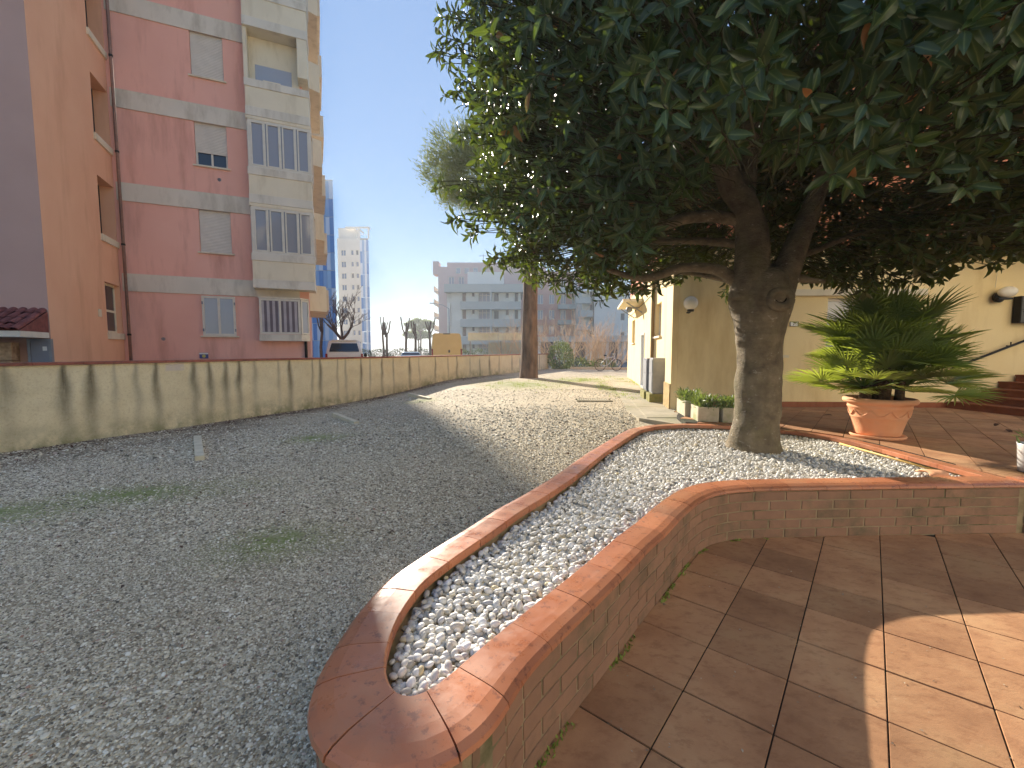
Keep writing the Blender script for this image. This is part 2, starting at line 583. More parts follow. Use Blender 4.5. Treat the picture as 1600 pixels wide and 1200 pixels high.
# arc length and outward normals (loop runs clockwise seen from above)
d = np.roll(IN, -1, 0) - np.roll(IN, 1, 0)
d /= np.linalg.norm(d, axis=1)[:, None]
NRM = np.stack([-d[:, 1], d[:, 0]], 1)
cen = IN.mean(0)
if ((IN - cen) * NRM).sum() < 0:
    NRM = -NRM
NRM = (np.roll(NRM, 1, 0) + 2 * NRM + np.roll(NRM, -1, 0))
NRM /= np.linalg.norm(NRM, axis=1)[:, None]
for _ in range(3):
    NRM = np.roll(NRM, 1, 0) + 2 * NRM + np.roll(NRM, -1, 0)
    NRM /= np.linalg.norm(NRM, axis=1)[:, None]
for k_ in range(-4, 5):
    NRM[(corner + k_) % len(IN)] = (1, 0) if k_ < 0 else (0, -1)
NRM[corner] = np.array([1, -1.0])                                     # mitre
ARC = np.concatenate([[0], np.cumsum(np.linalg.norm(np.roll(IN, -1, 0) - IN, axis=1))])
LOOP_LEN = ARC[-1]
# the coping widens round the near tip, where fan-shaped tiles turn the corner
TIP = np.array([1 + 0.34 * math.exp(-(min(a_, LOOP_LEN - a_) / 0.24) ** 2) for a_ in ARC[:-1]])


def loop_at(s, off):
    s = s % LOOP_LEN
    i = min(int(np.searchsorted(ARC, s, 'right')) - 1, len(IN) - 1)
    f = (s - ARC[i]) / max(ARC[i + 1] - ARC[i], 1e-9)
    j = (i + 1) % len(IN)
    p0, p1 = IN[i] + NRM[i] * off * TIP[i], IN[j] + NRM[j] * off * TIP[j]
    return p0 + (p1 - p0) * f


def loop_poly(off):
    return [tuple(IN[i] + NRM[i] * off * TIP[i]) for i in range(len(IN))]


def inside(poly, x, y):
    r = False
    j = len(poly) - 1
    for i in range(len(poly)):
        xi, yi = poly[i]
        xj, yj = poly[j]
        if (yi > y) != (yj > y) and x < (xj - xi) * (y - yi) / (yj - yi) + xi:
            r = not r
        j = i
    return r


OUT_POLY = loop_poly(0.16)

# gravel yard: height field with moss and leaf-litter masks
xs = np.arange(-9.6, 7.0, 0.12)
ys = np.arange(-2.0, 31.0, 0.16)
verts, moss_a, lit_a = [], [], []
blobs = [(-3.9, 4.45, 1.5, 0.62, 0.25), (-4.8, 3.9, 1.5, 0.62, 0.3), (-3.3, 7.2, 0.9, 0.5, 0), (-1.9, 3.3, 0.8, 0.5, 0), (0.35, 14.8, 2.0, 2.6, 0), (2.6, 17.0, 1.5, 1.6, 0),
         (3.0, 12.5, 0.5, 3.5, 0.0), (4.4, 16.5, 0.5, 3.5, 0.0), (-2.3, 11.2, 0.7, 0.6, 0)]
for y in ys:
    for x in xs:
        w = noise.noise(Vector((x * 1.3, y * 1.3, 3)))
        m = 0.0
        for bx, by, ra, rb, an in blobs:
            ux = (x - bx) * math.cos(an) + (y - by) * math.sin(an)
            uy = -(x - bx) * math.sin(an) + (y - by) * math.cos(an)
            m = max(m, 1 - math.hypot(ux / ra, uy / rb) + 0.35 * w)
        dw = (Vector((x, y, 0)) - W0).dot(WN)
        lt = max(0.0, 1 - abs(dw - 0.25) / 0.8 + 0.4 * w) if y < 21 else 0.0
        lt = max(lt, (1 - abs(dw - 1.1) / 0.7 + 0.7 * w) * 0.8 if y < 9 else 0)
        verts.append((x, y, ground_z(x, y) + 0.012 * noise.noise(Vector((x * 0.9, y * 0.9, 0)))))
        moss_a.append(max(0, min(1, m)))
        lit_a.append(max(0, min(1, lt)))
nx, ny = len(xs), len(ys)
faces = []
for j in range(ny - 1):
    for i in range(nx - 1):
        cx_, cy_ = xs[i] + 0.06, ys[j] + 0.08
        if cx_ < wall_x(cy_) - 0.35:
            continue
        if inside(OUT_POLY, cx_, cy_):
            continue
        # nothing where the sunken terrace lies
        if cy_ < 3.45 and cx_ > -0.35 + max(0, (cy_ - 1.2)) * 0.75:
            continue
        if cx_ > 2.75 and cy_ < 6.5:
            continue
        faces.append((j * nx + i, j * nx + i + 1, (j + 1) * nx + i + 1, (j + 1) * nx + i))
me = bpy.data.meshes.new('gravel_yard')
me.from_pydata(verts, [], faces)
for nm, arr in (('moss', moss_a), ('litter', lit_a)):
    a = me.attributes.new(nm, 'FLOAT', 'POINT')
    a.data.foreach_set('value', np.array(arr, dtype=np.float32))
me.shade_smooth()
yard = kind(link('gravel_yard', me, MT['gravel_bed']), 'structure')


def scatter_object(name, pts, scl, rot, mat, sub=1, parent=None):
    """one object that instances a small rounded stone on each point (geometry nodes)"""
    me = bpy.data.meshes.new(name)
    me.from_pydata([tuple(p) for p in pts], [], [])
    for nm, arr in (('scl', scl), ('rot', rot)):
        a = me.attributes.new(nm, 'FLOAT_VECTOR', 'POINT')
        a.data.foreach_set('vector', np.asarray(arr, dtype=np.float32).ravel())
    o = link(name, me, mat, parent)
    ng = bpy.data.node_groups.new(name + '_nodes', 'GeometryNodeTree')
    ng.interface.new_socket('Geometry', in_out='INPUT', socket_type='NodeSocketGeometry')
    ng.interface.new_socket('Geometry', in_out='OUTPUT', socket_type='NodeSocketGeometry')
    N = ng.nodes.new
    gi, go = N('NodeGroupInput'), N('NodeGroupOutput')
    ico = N('GeometryNodeMeshIcoSphere')
    ico.inputs['Radius'].default_value = 1.0
    ico.inputs['Subdivisions'].default_value = sub
    ss = N('GeometryNodeSetShadeSmooth')
    sm = N('GeometryNodeSetMaterial')
    sm.inputs['Material'].default_value = mat
    iop = N('GeometryNodeInstanceOnPoints')
    na, nb = N('GeometryNodeInputNamedAttribute'), N('GeometryNodeInputNamedAttribute')
    na.data_type = nb.data_type = 'FLOAT_VECTOR'
    na.inputs['Name'].default_value = 'rot'
    nb.inputs['Name'].default_value = 'scl'
    L = ng.links.new
    L(gi.outputs[0], iop.inputs['Points'])
    L(ico.outputs['Mesh'], ss.inputs['Geometry'])
    L(ss.outputs[0], sm.inputs['Geometry'])
    L(sm.outputs[0], iop.inputs['Instance'])
    L(na.outputs[0], iop.inputs['Rotation'])
    L(nb.outputs[0], iop.inputs['Scale'])
    L(iop.outputs[0], go.inputs[0])
    md = o.modifiers.new('stones', 'NODES')
    md.node_group = ng
    return o


# loose gravel stones on the near part of the yard
moss_grid = np.array(moss_a).reshape(ny, nx)
lit_grid = np.array(lit_a).reshape(ny, nx)
gp = []
for y0, y1, step in ((0.9, 3.3, 0.0118), (3.3, 6.0, 0.0175), (6.0, 13.0, 0.027)):
    gx, gy = np.meshgrid(np.arange(-9, 3.0, step), np.arange(y0, y1, step))
    gx = (gx + rng.uniform(-0.5, 0.5, gx.shape) * step).ravel()
    gy = (gy + rng.uniform(-0.5, 0.5, gy.shape) * step).ravel()
    ok = (gx > -1.28 * gy - 0.5) & (gx > W0.x + (gy - W0.y) * WD.x / WD.y + 0.02)
    # left of the planter's outer edge
    edge = np.interp(gy, [1.0, 1.25, 1.42, 1.70, 2.0, 2.3, 2.6, 2.9, 3.2, 3.55, 4.3, 4.95, 6.1, 6.6, 8.5, 13.0],
                     [-0.5, -0.58, -0.63, -0.64, -0.58, -0.42, -0.26, -0.1, 0.08, 0.25, 0.66, 0.95, 1.6, 1.9, 2.4, 3.0])
    ok &= gx < edge - 0.0
    gx, gy = gx[ok], gy[ok]
    mi = moss_grid[np.clip(((gy + 2) / 0.16).astype(int), 0, ny - 1), np.clip(((gx + 9.6) / 0.12).astype(int), 0, nx - 1)]
    li = lit_grid[np.clip(((gy + 2) / 0.16).astype(int), 0, ny - 1), np.clip(((gx + 9.6) / 0.12).astype(int), 0, nx - 1)]
    keep = (rng.uniform(0, 1, len(gx)) > np.maximum(mi * 0.95, li * 0.7)) & (rng.uniform(0, 1, len(gx)) > np.clip((gy - 4.6) / 5.2, 0, 0.93))
    gx, gy = gx[keep], gy[keep]
    s = step * rng.lognormal(-0.70, 0.30, len(gx))
    gp.append(np.stack([gx, gy, s], 1))
bigx = rng.uniform(-6, 1.2, 900)
bigy = rng.uniform(1.2, 9, 900)
okb = (bigx > W0.x + (bigy - W0.y) * WD.x / WD.y + 0.1) & (bigx < np.interp(bigy, [1.0, 2.0, 3.2, 4.3, 6.1, 9.6], [-0.7, -0.7, 0.0, 0.55, 1.5, 1.5]))
gp.append(np.stack([bigx[okb], bigy[okb], rng.uniform(0.009, 0.018, okb.sum())], 1))
gp = np.concatenate(gp)
gz = np.array([ground_z(x, y) for x, y, _ in gp]) + gp[:, 2] * 0.16 + 0.012 * np.array([noise.noise(Vector((x * 0.9, y * 0.9, 0))) for x, y, _ in gp])
sc3 = gp[:, 2:3] * np.stack([rng.uniform(0.8, 1.25, len(gp)), rng.uniform(0.65, 1.0, len(gp)), rng.uniform(0.30, 0.55, len(gp))], 1)
rt = np.stack([rng.normal(0, 0.3, len(gp)), rng.normal(0, 0.3, len(gp)), rng.uniform(0, 6.28, len(gp))], 1)
gravel = scatter_object('gravel', np.stack([gp[:, 0], gp[:, 1], gz], 1), sc3, rt, MT['gravel_stone'], 1)
kind(gravel, 'stuff', 'loose grey gravel stones covering the near part of the yard')

# ------------------------------------------------------------------ terraces
AZ = R(39.5)
E1 = np.array([math.sin(AZ), math.cos(AZ)])
E2 = np.array([math.cos(AZ), -math.sin(AZ)])
TP1, TP2 = 0.365, 0.3474
QA, QB = 2.979, 0.1228
tile_me = None


def tile_mesh():
    global tile_me
    if tile_me is None:
        mb = MB().box(0.0030, TP2 - 0.0030, 0.0046, TP1 - 0.0046, -0.016, 0.0)
        o = mb.build('tile_source', MT['floor_tile'], bevel=0.0022)
        tile_me = o.data
        tile_me.name = 'tile'
        bpy.data.objects.remove(o)
    return tile_me


def clip_half(poly, b, n):
    out_ = []
    for i in range(len(poly)):
        p_, q_ = poly[i], poly[(i + 1) % len(poly)]
        dp, dq = (p_ - b) @ n, (q_ - b) @ n
        if dp >= 0:
            out_.append(p_)
        if (dp >= 0) != (dq >= 0):
            out_.append(p_ + (q_ - p_) * dp / (dp - dq))
    return out_


def lay_tiles(parent, test, z, edge_off, jitter=0.0012):
    """whole tiles share one mesh; tiles that meet the planter are cut along its edge"""
    rz = math.atan2(E2[1], E2[0])
    edge_poly = loop_poly(edge_off)
    ep = np.array(edge_poly)
    for i in range(-24, 24):
        for j in range(-24, 30):
            c0 = E1 * (QA + TP1 * i) + E2 * (QB + TP2 * j)
            c = c0 + E1 * TP1 / 2 + E2 * TP2 / 2
            if not test(c[0], c[1]):
                continue
            quad = [c0 + E2 * 0.0046 + E1 * 0.0024, c0 + E2 * (TP2 - 0.0046) + E1 * 0.0024, c0 + E2 * (TP2 - 0.0046) + E1 * (TP1 - 0.0024), c0 + E2 * 0.0046 + E1 * (TP1 - 0.0024)]
            ins = [inside(edge_poly, *q_) for q_ in quad]
            zz = z + random.uniform(-jitter, jitter)
            if edge_off < 0.16 or not any(ins):
                link('tile', tile_mesh(), None, parent, (c0[0], c0[1], zz), (random.gauss(0, 0.0012), random.gauss(0, 0.0012), rz))
                continue
            if all(ins):
                continue
            k = int(np.argmin(np.linalg.norm(ep - c, axis=1)))
            poly = clip_half(quad, ep[k] + NRM[k] / np.linalg.norm(NRM[k]) * 0.003, NRM[k] / np.linalg.norm(NRM[k]))
            if len(poly) < 3:
                continue
            o_ = MB().prism([(q_[0] - c[0], q_[1] - c[1]) for q_ in poly], -0.016, 0.0).build('tile', MT['floor_tile'], parent, loc=(c[0], c[1], zz))
            bm_ = bmesh.new()
            bm_.from_mesh(o_.data)
            bmesh.ops.recalc_face_normals(bm_, faces=bm_.faces)
            bm_.to_mesh(o_.data)
            bm_.free()


# lower terrace, where the camera stands
base = MB().prism([(-3.0, -6.5), (8.5, -6.5), (8.5, 3.4), (5.6, 3.52), (1.6, 3.48), (1.2, 3.1), (-0.18, 1.2), (-0.35, 1.0), (-0.6, -1.0), (-3.0, -2.0)], -0.12, -0.006)
low = kind(base.build('terrace', MT['grout']), 'structure')
wide = loop_poly(0.30)
lowpoly = [(-0.30, -0.6), (5.2, -0.6), (5.2, 3.62), (1.5, 3.62), (-0.30, 1.2)]
inner_big = loop_poly(-0.13)
lay_tiles(low, lambda x, y: inside(lowpoly, x, y) and not inside(inner_big, x, y) and x < 1.45 * y + 2.2, 0.0, 0.150)

# upper terrace in front of the house, level with the coping
up_poly = [(2.62, 6.5), (3.2, 6.35), (3.9, 5.85), (4.2, 5.4), (4.245, 3.48), (9.5, 3.55), (9.5, 8.2), (3.3, 8.36), (2.75, 7.2)]
up = kind(MB().prism(up_poly, -0.1, 0.424).build('upper_terrace', MT['grout']), 'structure')
hole = loop_poly(0.05)
lay_tiles(up, lambda x, y: inside([(2.62, 6.4), (3.9, 5.5), (4.05, 5.0), (4.05, 3.82), (9.2, 3.82), (9.2, 8.32), (3.3, 8.4), (2.95, 7.3)], x, y)
          and x < 1.22 * y + 0.6, 0.43, 0.178)
MB().box(4.235, 9.4, 3.655, 4.25, 0.4150, 0.4248).build('edge_strip', MT['floor_tile'], up)

# ------------------------------------------------------------------ brick planter
planter = thing('brick_planter', 'long curved raised brick planter with glossy terracotta coping around the magnolia', 'planter', (0, 0, 0))
core = MB()
oi, oo = loop_poly(0.012), loop_poly(0.1605)
n = len(oi)
vs = [(x, y, z) for z in (-0.1, 0.386) for poly in (oi, oo) for x, y in poly]
fs = []
for i in range(n):
    j = (i + 1) % n
    fs += [(i, j, 2 * n + j, 2 * n + i), (n + i, 3 * n + i, 3 * n + j, n + j), (2 * n + i, 2 * n + j, 3 * n + j, 3 * n + i)]
core.add(vs, fs)
core.build('wall_core', MT['mortar'], planter)
jb = MB()
ja, jc = loop_poly(0.002), loop_poly(0.168)
jb.add([(x, y, 0.4225) for x, y in ja] + [(x, y, 0.409) for x, y in jc], [(i, (i + 1) % n, n + (i + 1) % n, n + i) for i in range(n)])
jb.build('joint_bed', MT['grout'], planter)
PROFILE = [(-0.010, 0.386), (-0.010, 0.424), (-0.004, 0.430), (0.085, 0.430), (0.120, 0.4285), (0.158, 0.420), (0.176, 0.408), (0.180, 0.392), (0.176, 0.386)]


def sweep(parent, samples, name='coping_tile'):
    """samples: function d -> list of points along the tile for profile offset d"""
    mb = MB()
    cols = [samples(o) for o, _ in PROFILE]
    k = len(cols[0])
    m = len(PROFILE)
    vs = [(cols[a][i][0], cols[a][i][1], PROFILE[a][1]) for i in range(k) for a in range(m)]
    fs = []
    for i in range(k - 1):
        for a in range(m):
            b = (a + 1) % m
            fs.append((i * m + a, i * m + b, (i + 1) * m + b, (i + 1) * m + a))
    fs.append(tuple(range(m - 1, -1, -1)))
    fs.append(tuple((k - 1) * m + a for a in range(m)))
    mb.add(vs, fs)
    o = mb.build(name, MT['coping'], parent)
    bm = bmesh.new()
    bm.from_mesh(o.data)
    bmesh.ops.recalc_face_normals(bm, faces=bm.faces)
    bm.to_mesh(o.data)
    bm.free()
    o.location.z = random.uniform(-0.0012, 0.0012)
    return o


s_corner = ARC[corner]
cuts = []
s = 0.04
while s < s_corner - 0.2:
    cuts.append(s)
    s += (0.12 if s < 0.3 else 0.17 if s < 0.6 else 0.305) + random.uniform(-0.012, 0.012)
cuts.append(s_corner)
s = s_corner + 0.31
while s < LOOP_LEN - 0.06:
    cuts.append(s)
    s += (0.13 if s > LOOP_LEN - 0.42 else 0.305) + random.uniform(-0.012, 0.012)
for i, a in enumerate(cuts):
    b = cuts[i + 1] if i + 1 < len(cuts) else cuts[0] + LOOP_LEN
    gap = 0.0013 if (a < 0.35 or a > LOOP_LEN - 0.4) else 0.0026 if a < 2.2 else 0.0016
    a2, b2 = a + gap, b - gap
    k = max(4, int((b2 - a2) / 0.02))
    sweep(planter, lambda off: [loop_at(a2 + (b2 - a2) * q / (k - 1), off) for q in range(k)])
# bricks on the terrace side and round the near tip
brick_v = []


def brick(parent, p, dvec, length, z, h=0.066, mat=None):
    ang = math.atan2(dvec[1], dvec[0])
    mb = MB().box(-length / 2, length / 2, -0.016, 0.02, 0, h)
    o = mb.build('brick', mat or MT['brick'], parent, bevel=0.003)
    o.location = (p[0], p[1], z)
    o.rotation_euler = (0, 0, ang)
    return o


for c in range(5):
    s = s_corner
    while s < LOOP_LEN + 0.45:
        ln = 0.128 if (s == s_corner and c % 2) else (0.06 if s > LOOP_LEN - 0.2 else 0.12 if s > LOOP_LEN - 0.55 else 0.262)
        a, b = loop_at(s + 0.003, 0.150), loop_at(s + ln, 0.150)
        dv = b - a
        L = float(np.linalg.norm(dv)) - 0.006
        mid = (a + b) / 2
        # sagitta on the bends
        mc = loop_at(s + ln / 2, 0.150)
        mid = mid + (mc - mid) * 0.45
        off = random.uniform(-0.0015, 0.0025)
        nv = np.array([dv[1], -dv[0]]) / np.linalg.norm(dv)
        brick(planter, mid, -dv, L, 0.004 + 0.0762 * c + random.uniform(-0.0008, 0.0008))
        s += ln + 0.006

# retaining edge of the upper terrace, to the right of the planter
edge = thing('terrace_retaining_wall', 'straight low brick retaining wall with coping beside the tapering planter end', 'wall', (4.205, 3.5, 0))
cw = MB().box(0.0, 3.2, -0.008, 0.12, -0.1, 0.386)
cw.build('wall_core', MT['mortar'], edge)
x = 0.0
while x < 3.0:
    a2, b2 = 4.205 + x + 0.0018 + 0.022, 4.205 + x + 0.305 - 0.0018 + 0.022
    o = sweep(edge, lambda off: [(a2 - 4.205, 3.645 - off - 3.5), (b2 - 4.205, 3.645 - off - 3.5)])
    x += 0.305
for c in range(5):
    x = 0.0 if c % 2 else -0.0
    first = True
    while x < 2.9:
        ln = 0.125 if (first and c % 2) else 0.262
        first = False
        brick(edge, (x + ln / 2, -0.010), (-1, 0), ln - 0.006, 0.004 + 0.0762 * c)
        x += ln + 0.004

# pebble bed
bedp = loop_poly(0.013)
bed = MB()
bed.add([(x, y, 0.338) for x, y in bedp], [tuple(range(len(bedp)))])
bedo = bed.build('pebble_bed', MT['mortar'])
bm = bmesh.new()
bm.from_mesh(bedo.data)
bmesh.ops.triangulate(bm, faces=bm.faces)
bmesh.ops.recalc_face_normals(bm, faces=bm.faces)
for f in bm.faces:
    if f.normal.z < 0:
        f.normal_flip()
bm.to_mesh(bedo.data)
bm.free()
kind(bedo, 'stuff', 'bed of rounded white pebbles filling the brick planter')
inpoly = loop_poly(-0.018)
ipx = np.array(inpoly)


def inside_np(poly, x, y):
    r = np.zeros(len(x), bool)
    j = len(poly) - 1
    for i in range(len(poly)):
        xi, yi = poly[i]
        xj, yj = poly[j]
        c = ((yi > y) != (yj > y)) & (x < (xj - xi) * (y - yi) / (yj - yi + 1e-12) + xi)
        r ^= c
        j = i
    return r


TRUNK = (2.80, 4.95)
pp = []
for layer, (step, z0) in enumerate(((0.0265, 0.346), (0.036, 0.366))):
    gx, gy = np.meshgrid(np.arange(-0.6, 4.2, step), np.arange(1.2, 6.4, step * 0.9))
    gx[1::2] += step / 2
    gx = (gx + rng.uniform(-0.42, 0.42, gx.shape) * step).ravel()
    gy = (gy + rng.uniform(-0.42, 0.42, gy.shape) * step).ravel()
    ok = inside_np(inpoly, gx, gy) & (np.hypot(gx - TRUNK[0], gy - TRUNK[1]) > 0.25)
    if layer == 1:
        ok &= rng.uniform(0, 1, len(gx)) < 0.75
    gx, gy = gx[ok], gy[ok]
    pp.append(np.stack([gx, gy, np.full(len(gx), z0) + rng.uniform(-0.004, 0.006, len(gx))], 1))
pp = np.concatenate(pp)
pp[:, 2] += 0.012 * np.array([noise.noise(Vector((x * 2.2, y * 2.2, 8))) for x, y, _ in pp])
ps = rng.lognormal(0, 0.16, len(pp))[:, None] * np.stack([rng.uniform(0.0165, 0.0225, len(pp)), rng.uniform(0.0125, 0.0165, len(pp)), rng.uniform(0.009, 0.0125, len(pp))], 1)
pr = np.stack([rng.normal(0, 0.45, len(pp)), rng.normal(0, 0.45, len(pp)), rng.uniform(0, 6.28, len(pp))], 1)
rank = np.hypot(pp[:, 0], pp[:, 1]) - (pp[:, 2] > 0.358) * 0.9
order = np.argsort(rank)
near, rest = order[:300], order[300:]
kind(scatter_object('pebbles', pp[rest], ps[rest], pr[rest], MT['pebble'], 2, bedo), 'stuff')
pm = bpy.data.meshes.new('pebble')
bm = bmesh.new()
bmesh.ops.create_icosphere(bm, subdivisions=2, radius=1.0)
bm.to_mesh(pm)
bm.free()
pm.shade_smooth()
pm.materials.append(MT['pebble'])
for i in near:
    o = link('pebble', pm, None, bedo, tuple(pp[i]), tuple(pr[i]))
    o.scale = tuple(ps[i])


def xf(mb, origin, xdir):
    x = Vector((xdir[0], xdir[1], 0)).normalized()
    y = Vector((0, 0, 1)).cross(x)
    o = Vector(origin)
    mb.v = [tuple(o + x * p[0] + y * p[1] + Vector((0, 0, p[2]))) for p in mb.v]
    return mb


def frame_mb(x0, x1, z0, z1, y0, y1, w=0.05, mull=0, trans=()):
    mb = MB()
    mb.box(x0, x1, y0, y1, z0, z0 + w)
    mb.box(x0, x1, y0, y1, z1 - w, z1)
    mb.box(x0, x0 + w, y0, y1, z0 + w, z1 - w)
    mb.box(x1 - w, x1, y0, y1, z0 + w, z1 - w)
    for k in range(mull):
        xm = x0 + (x1 - x0) * (k + 1) / (mull + 1)
        mb.box(xm - w * 0.5, xm + w * 0.5, y0, y1, z0 + w, z1 - w)
    for zt in trans:
        mb.box(x0 + w, x1 - w, y0 + 0.004, y1 - 0.004, zt - w / 2, zt + w / 2)
    return mb


def window(root, x0, x1, z0, z1, y, fr=None, pane=None, mull=1, w=0.05, trans=(), sill=None, place=None, panes=True):
    """window part with frame, panes and sill, in the local XZ plane (facing -Y); place = (origin, xdir)"""
    P = (lambda m: xf(m, *place)) if place else (lambda m: m)
    f = P(frame_mb(x0, x1, z0, z1, y - 0.03, y + 0.03, w, mull, trans)).build('window', fr or MT['frame_white'], root)
    if panes:
        n = mull + 1
        for k in range(n):
            a = x0 + (x1 - x0) * k / n + w * 0.5
            b = x0 + (x1 - x0) * (k + 1) / n - w * 0.5
            P(MB().box(a, b, y - 0.004, y + 0.006, z0 + w * 0.5, z1 - w * 0.5)).build('pane', pane or MT['glass_dark'], f)
    if sill:
        P(MB().box(x0 - 0.07, x1 + 0.07, y - sill, y + 0.03, z0 - 0.05, z0 - 0.004)).build('sill', MT['cream'], f)
    return f


def roller(x0, x1, z0, z1, y, pitch=0.05):
    mb = MB()
    n = max(1, int((z1 - z0) / pitch))
    h = (z1 - z0) / n
    for k in range(n):
        za = z0 + k * h
        mb.add([(x0, y, za), (x1, y, za), (x1, y - 0.012, za + h * 0.5), (x0, y - 0.012, za + h * 0.5), (x1, y, za + h * 0.92), (x0, y, za + h * 0.92),
                (x1, y, za + h), (x0, y, za + h)], [(0, 1, 2, 3), (3, 2, 4, 5), (5, 4, 6, 7)])
    return mb


# ------------------------------------------------------------------ street wall
bw = thing('boundary_wall', 'long rain-streaked yellow plaster wall with dark red coping along the gravel yard', 'wall', tuple(W0))
STREAKS = [(0.10, .16, .5), (0.75, .12, .9), (1.08, .12, .9), (1.38, .07, .35), (1.73, .09, .45), (2.03, .09, .85), (2.69, .11, .8), (2.98, .09, .8), (3.31, .10, .75),
           (3.61, .09, .9), (3.97, .10, .4), (4.56, .06, .4), (4.86, .09, .9), (5.51, .05, .6), (5.78, .08, .9), (6.36, .05, .5), (6.66, .06, .5), (7.25, .06, .95), (7.62, .05, .6),
           (8.16, .07, .8), (8.7, .05, .7), (9.53, .10, .9), (10.06, .05, .5), (11.04, .07, .8), (11.91, .06, .6), (12.57, .08, .9), (13.64, .06, .7),
           (15.41, .12, 1.), (17.89, .1, .8), (20.51, .1, .7), (-0.8, .15, .8), (-1.9, .12, .8), (14.5, .07, .8), (16.4, .1, .7), (18.9, .08, .8), (19.7, .07, .6), (21.8, .09, .8)]
sv = np.concatenate([np.arange(-5, 12, 0.035), np.arange(12, 23.37, 0.07)])
zv = np.linspace(-0.1, 1.275, 40)
verts, stain, algae, patch = [], [], [], []
for z in zv:
    for s in sv:
        verts.append((WD.x * s, WD.y * s, z))
        top = 1.275 - z
        v_ = 0.0
        for c, w, k in STREAKS:
            if abs(s - c) < 0.6:
                wob = 0.05 * noise.noise(Vector((s * 0 + c * 9, z * 2.5, 0)))
                ww = w * (0.35 + 0.65 * min(1, top / 0.45))
                fall = (1 - 0.62 * smooth01((top - 0.15) / 0.95)) * smooth01((top + 0.04) / 0.06)
                v_ = max(v_, k * fall * math.exp(-((s - c - wob) / ww) ** 2 * 1.6))
        gz_ = ground_z(W0.x + WD.x * s, W0.y + WD.y * s)
        low_ = max(0.0, 1 - (z - gz_) / 0.38)
        stain.append(v_ * 0.98 + 0.10 * noise.noise(Vector((s * 1.7, z * 4, 4))))
        algae.append(min(1, 1.1 * low_ * (0.5 + 0.9 * abs(noise.noise(Vector((s * 0.6, 0, 2)))))))
        patch.append(1.0 if 2.19 < s < 2.52 and 1.12 < z < 1.27 else 0.0)
ns = len(sv)
fs = [(j * ns + i, j * ns + i + 1, (j + 1) * ns + i + 1, (j + 1) * ns + i) for j in range(len(zv) - 1) for i in range(ns - 1)]
# back and ends (12 cm behind the front, real thickness)
nb = len(verts)
for s in (-5.0, float(sv[-1])):
    for z in (-0.1, 1.275):
        p_ = WD * s - WN * 0.22
        verts.append((p_.x, p_.y, z))
fs += [(nb, nb + 1, nb + 3, nb + 2), (ns - 1, nb + 2, nb + 3, len(zv) * ns - 1), (0, (len(zv) - 1) * ns, nb + 1, nb),
       ((len(zv) - 1) * ns, len(zv) * ns - 1, nb + 3, nb + 1)]
me = bpy.data.meshes.new('wall')
me.from_pydata(verts, [], fs)
for nm, arr in (('stain', stain), ('algae', algae), ('patch', patch)):
    a = me.attributes.new(nm, 'FLOAT', 'POINT')
    a.data.foreach_set('value', np.array([max(0, q) for q in arr] + [0.0] * 4, dtype=np.float32))
link('wall', me, MT['plaster_wall'], bw)
MT['wall_cap'] = M('wall_cap', C(176, 112, 94), C(150, 92, 78), rough=0.7, scale=5, bump=0.2, var=0.2, dirt=C(96, 74, 60), dscale=3)
s = -5.0
while s < 23.3:
    e = min(s + 0.6, 23.42)
    mb = MB()
    q = [WD * s + WN * 0.035, WD * (e - 0.004) + WN * 0.035, WD * (e - 0.004) - WN * 0.26, WD * s - WN * 0.26]
    mb.prism([(v_.x, v_.y) for v_ in q], 1.272, 1.318)
    mb.build('coping_tile', MT['wall_cap'], bw, bevel=0.005)
    s = e

# ------------------------------------------------------------------ yellow house
HL = math.hypot(HE[0] - HC[0], HE[1] - HC[1])
house = thing('yellow_house', 'yellow plastered house with terracotta upper storey behind the potted palm', 'house', (HC[0], HC[1], 0))
SIDE = ((HE[0] - HC[0], HE[1] - HC[1], 0), (HC[0] - HE[0], HC[1] - HE[1]))     # x runs from far end to the near corner
FRONT = ((0, 0, 0), (1, -0.038))
T = lambda t_: HL - t_
ops_side = [(T(9.0), T(7.95), 1.80, 2.66), (T(5.82), T(5.10), 0.30, 2.0), (T(2.95), T(2.02), 1.86, 2.66)]
xf(wall_panel(MB(), 0, HL, 0, 3.62, ops_side, 0.16), *SIDE).build('side_wall', MT['plaster_house'], house)
ops_front = [(2.75, 4.35, 1.05, 2.48), (1.62, 1.98, 1.42, 2.05)]
xf(wall_panel(MB(), 0.0, 5.92, 0, 3.42, ops_front, 0.15), *FRONT).build('front_wall', MT['plaster_house'], house)
xf(MB().box(5.92, 11.5, 0.05, 0.3, 0, 3.42), *FRONT).build('entrance_wall', MT['plaster_house'], house)
xf(MB().box(T(0.66), HL - 0.003, -0.11, -0.002, 0.2, 3.45), *SIDE).build('pilaster', MT['plaster_house'], house)
MT['upper_brick'] = M('upper_brick', C(226, 150, 112), C(204, 124, 90), rough=0.85, scale=4, bump=0.4, bscale=30, stretch=(1, 1, 5))
up_b = MB()
c1, c2, c3, c4 = (0.25, 0.35), (11.5, -0.1), (13.0, 10.6), (1.95, 10.7)
up_b.prism([c1, c2, c3, c4], 3.45, 6.9)
up_b.build('upper_storey', MT['upper_brick'], house)
ro = MB().prism([(-0.15, 0.0), (11.8, -0.5), (13.4, 11.0), (1.6, 11.1)], 6.9, 7.05)
ro.build('roof', MT['roof_tile'], house)
lid = MB().prism([(0.02, 0.03), (11.5, -0.34), (13.0, 10.5), (1.86, 10.6)], 3.30, 3.44)
lid.build('ceiling_slab', MT['cream'], house)
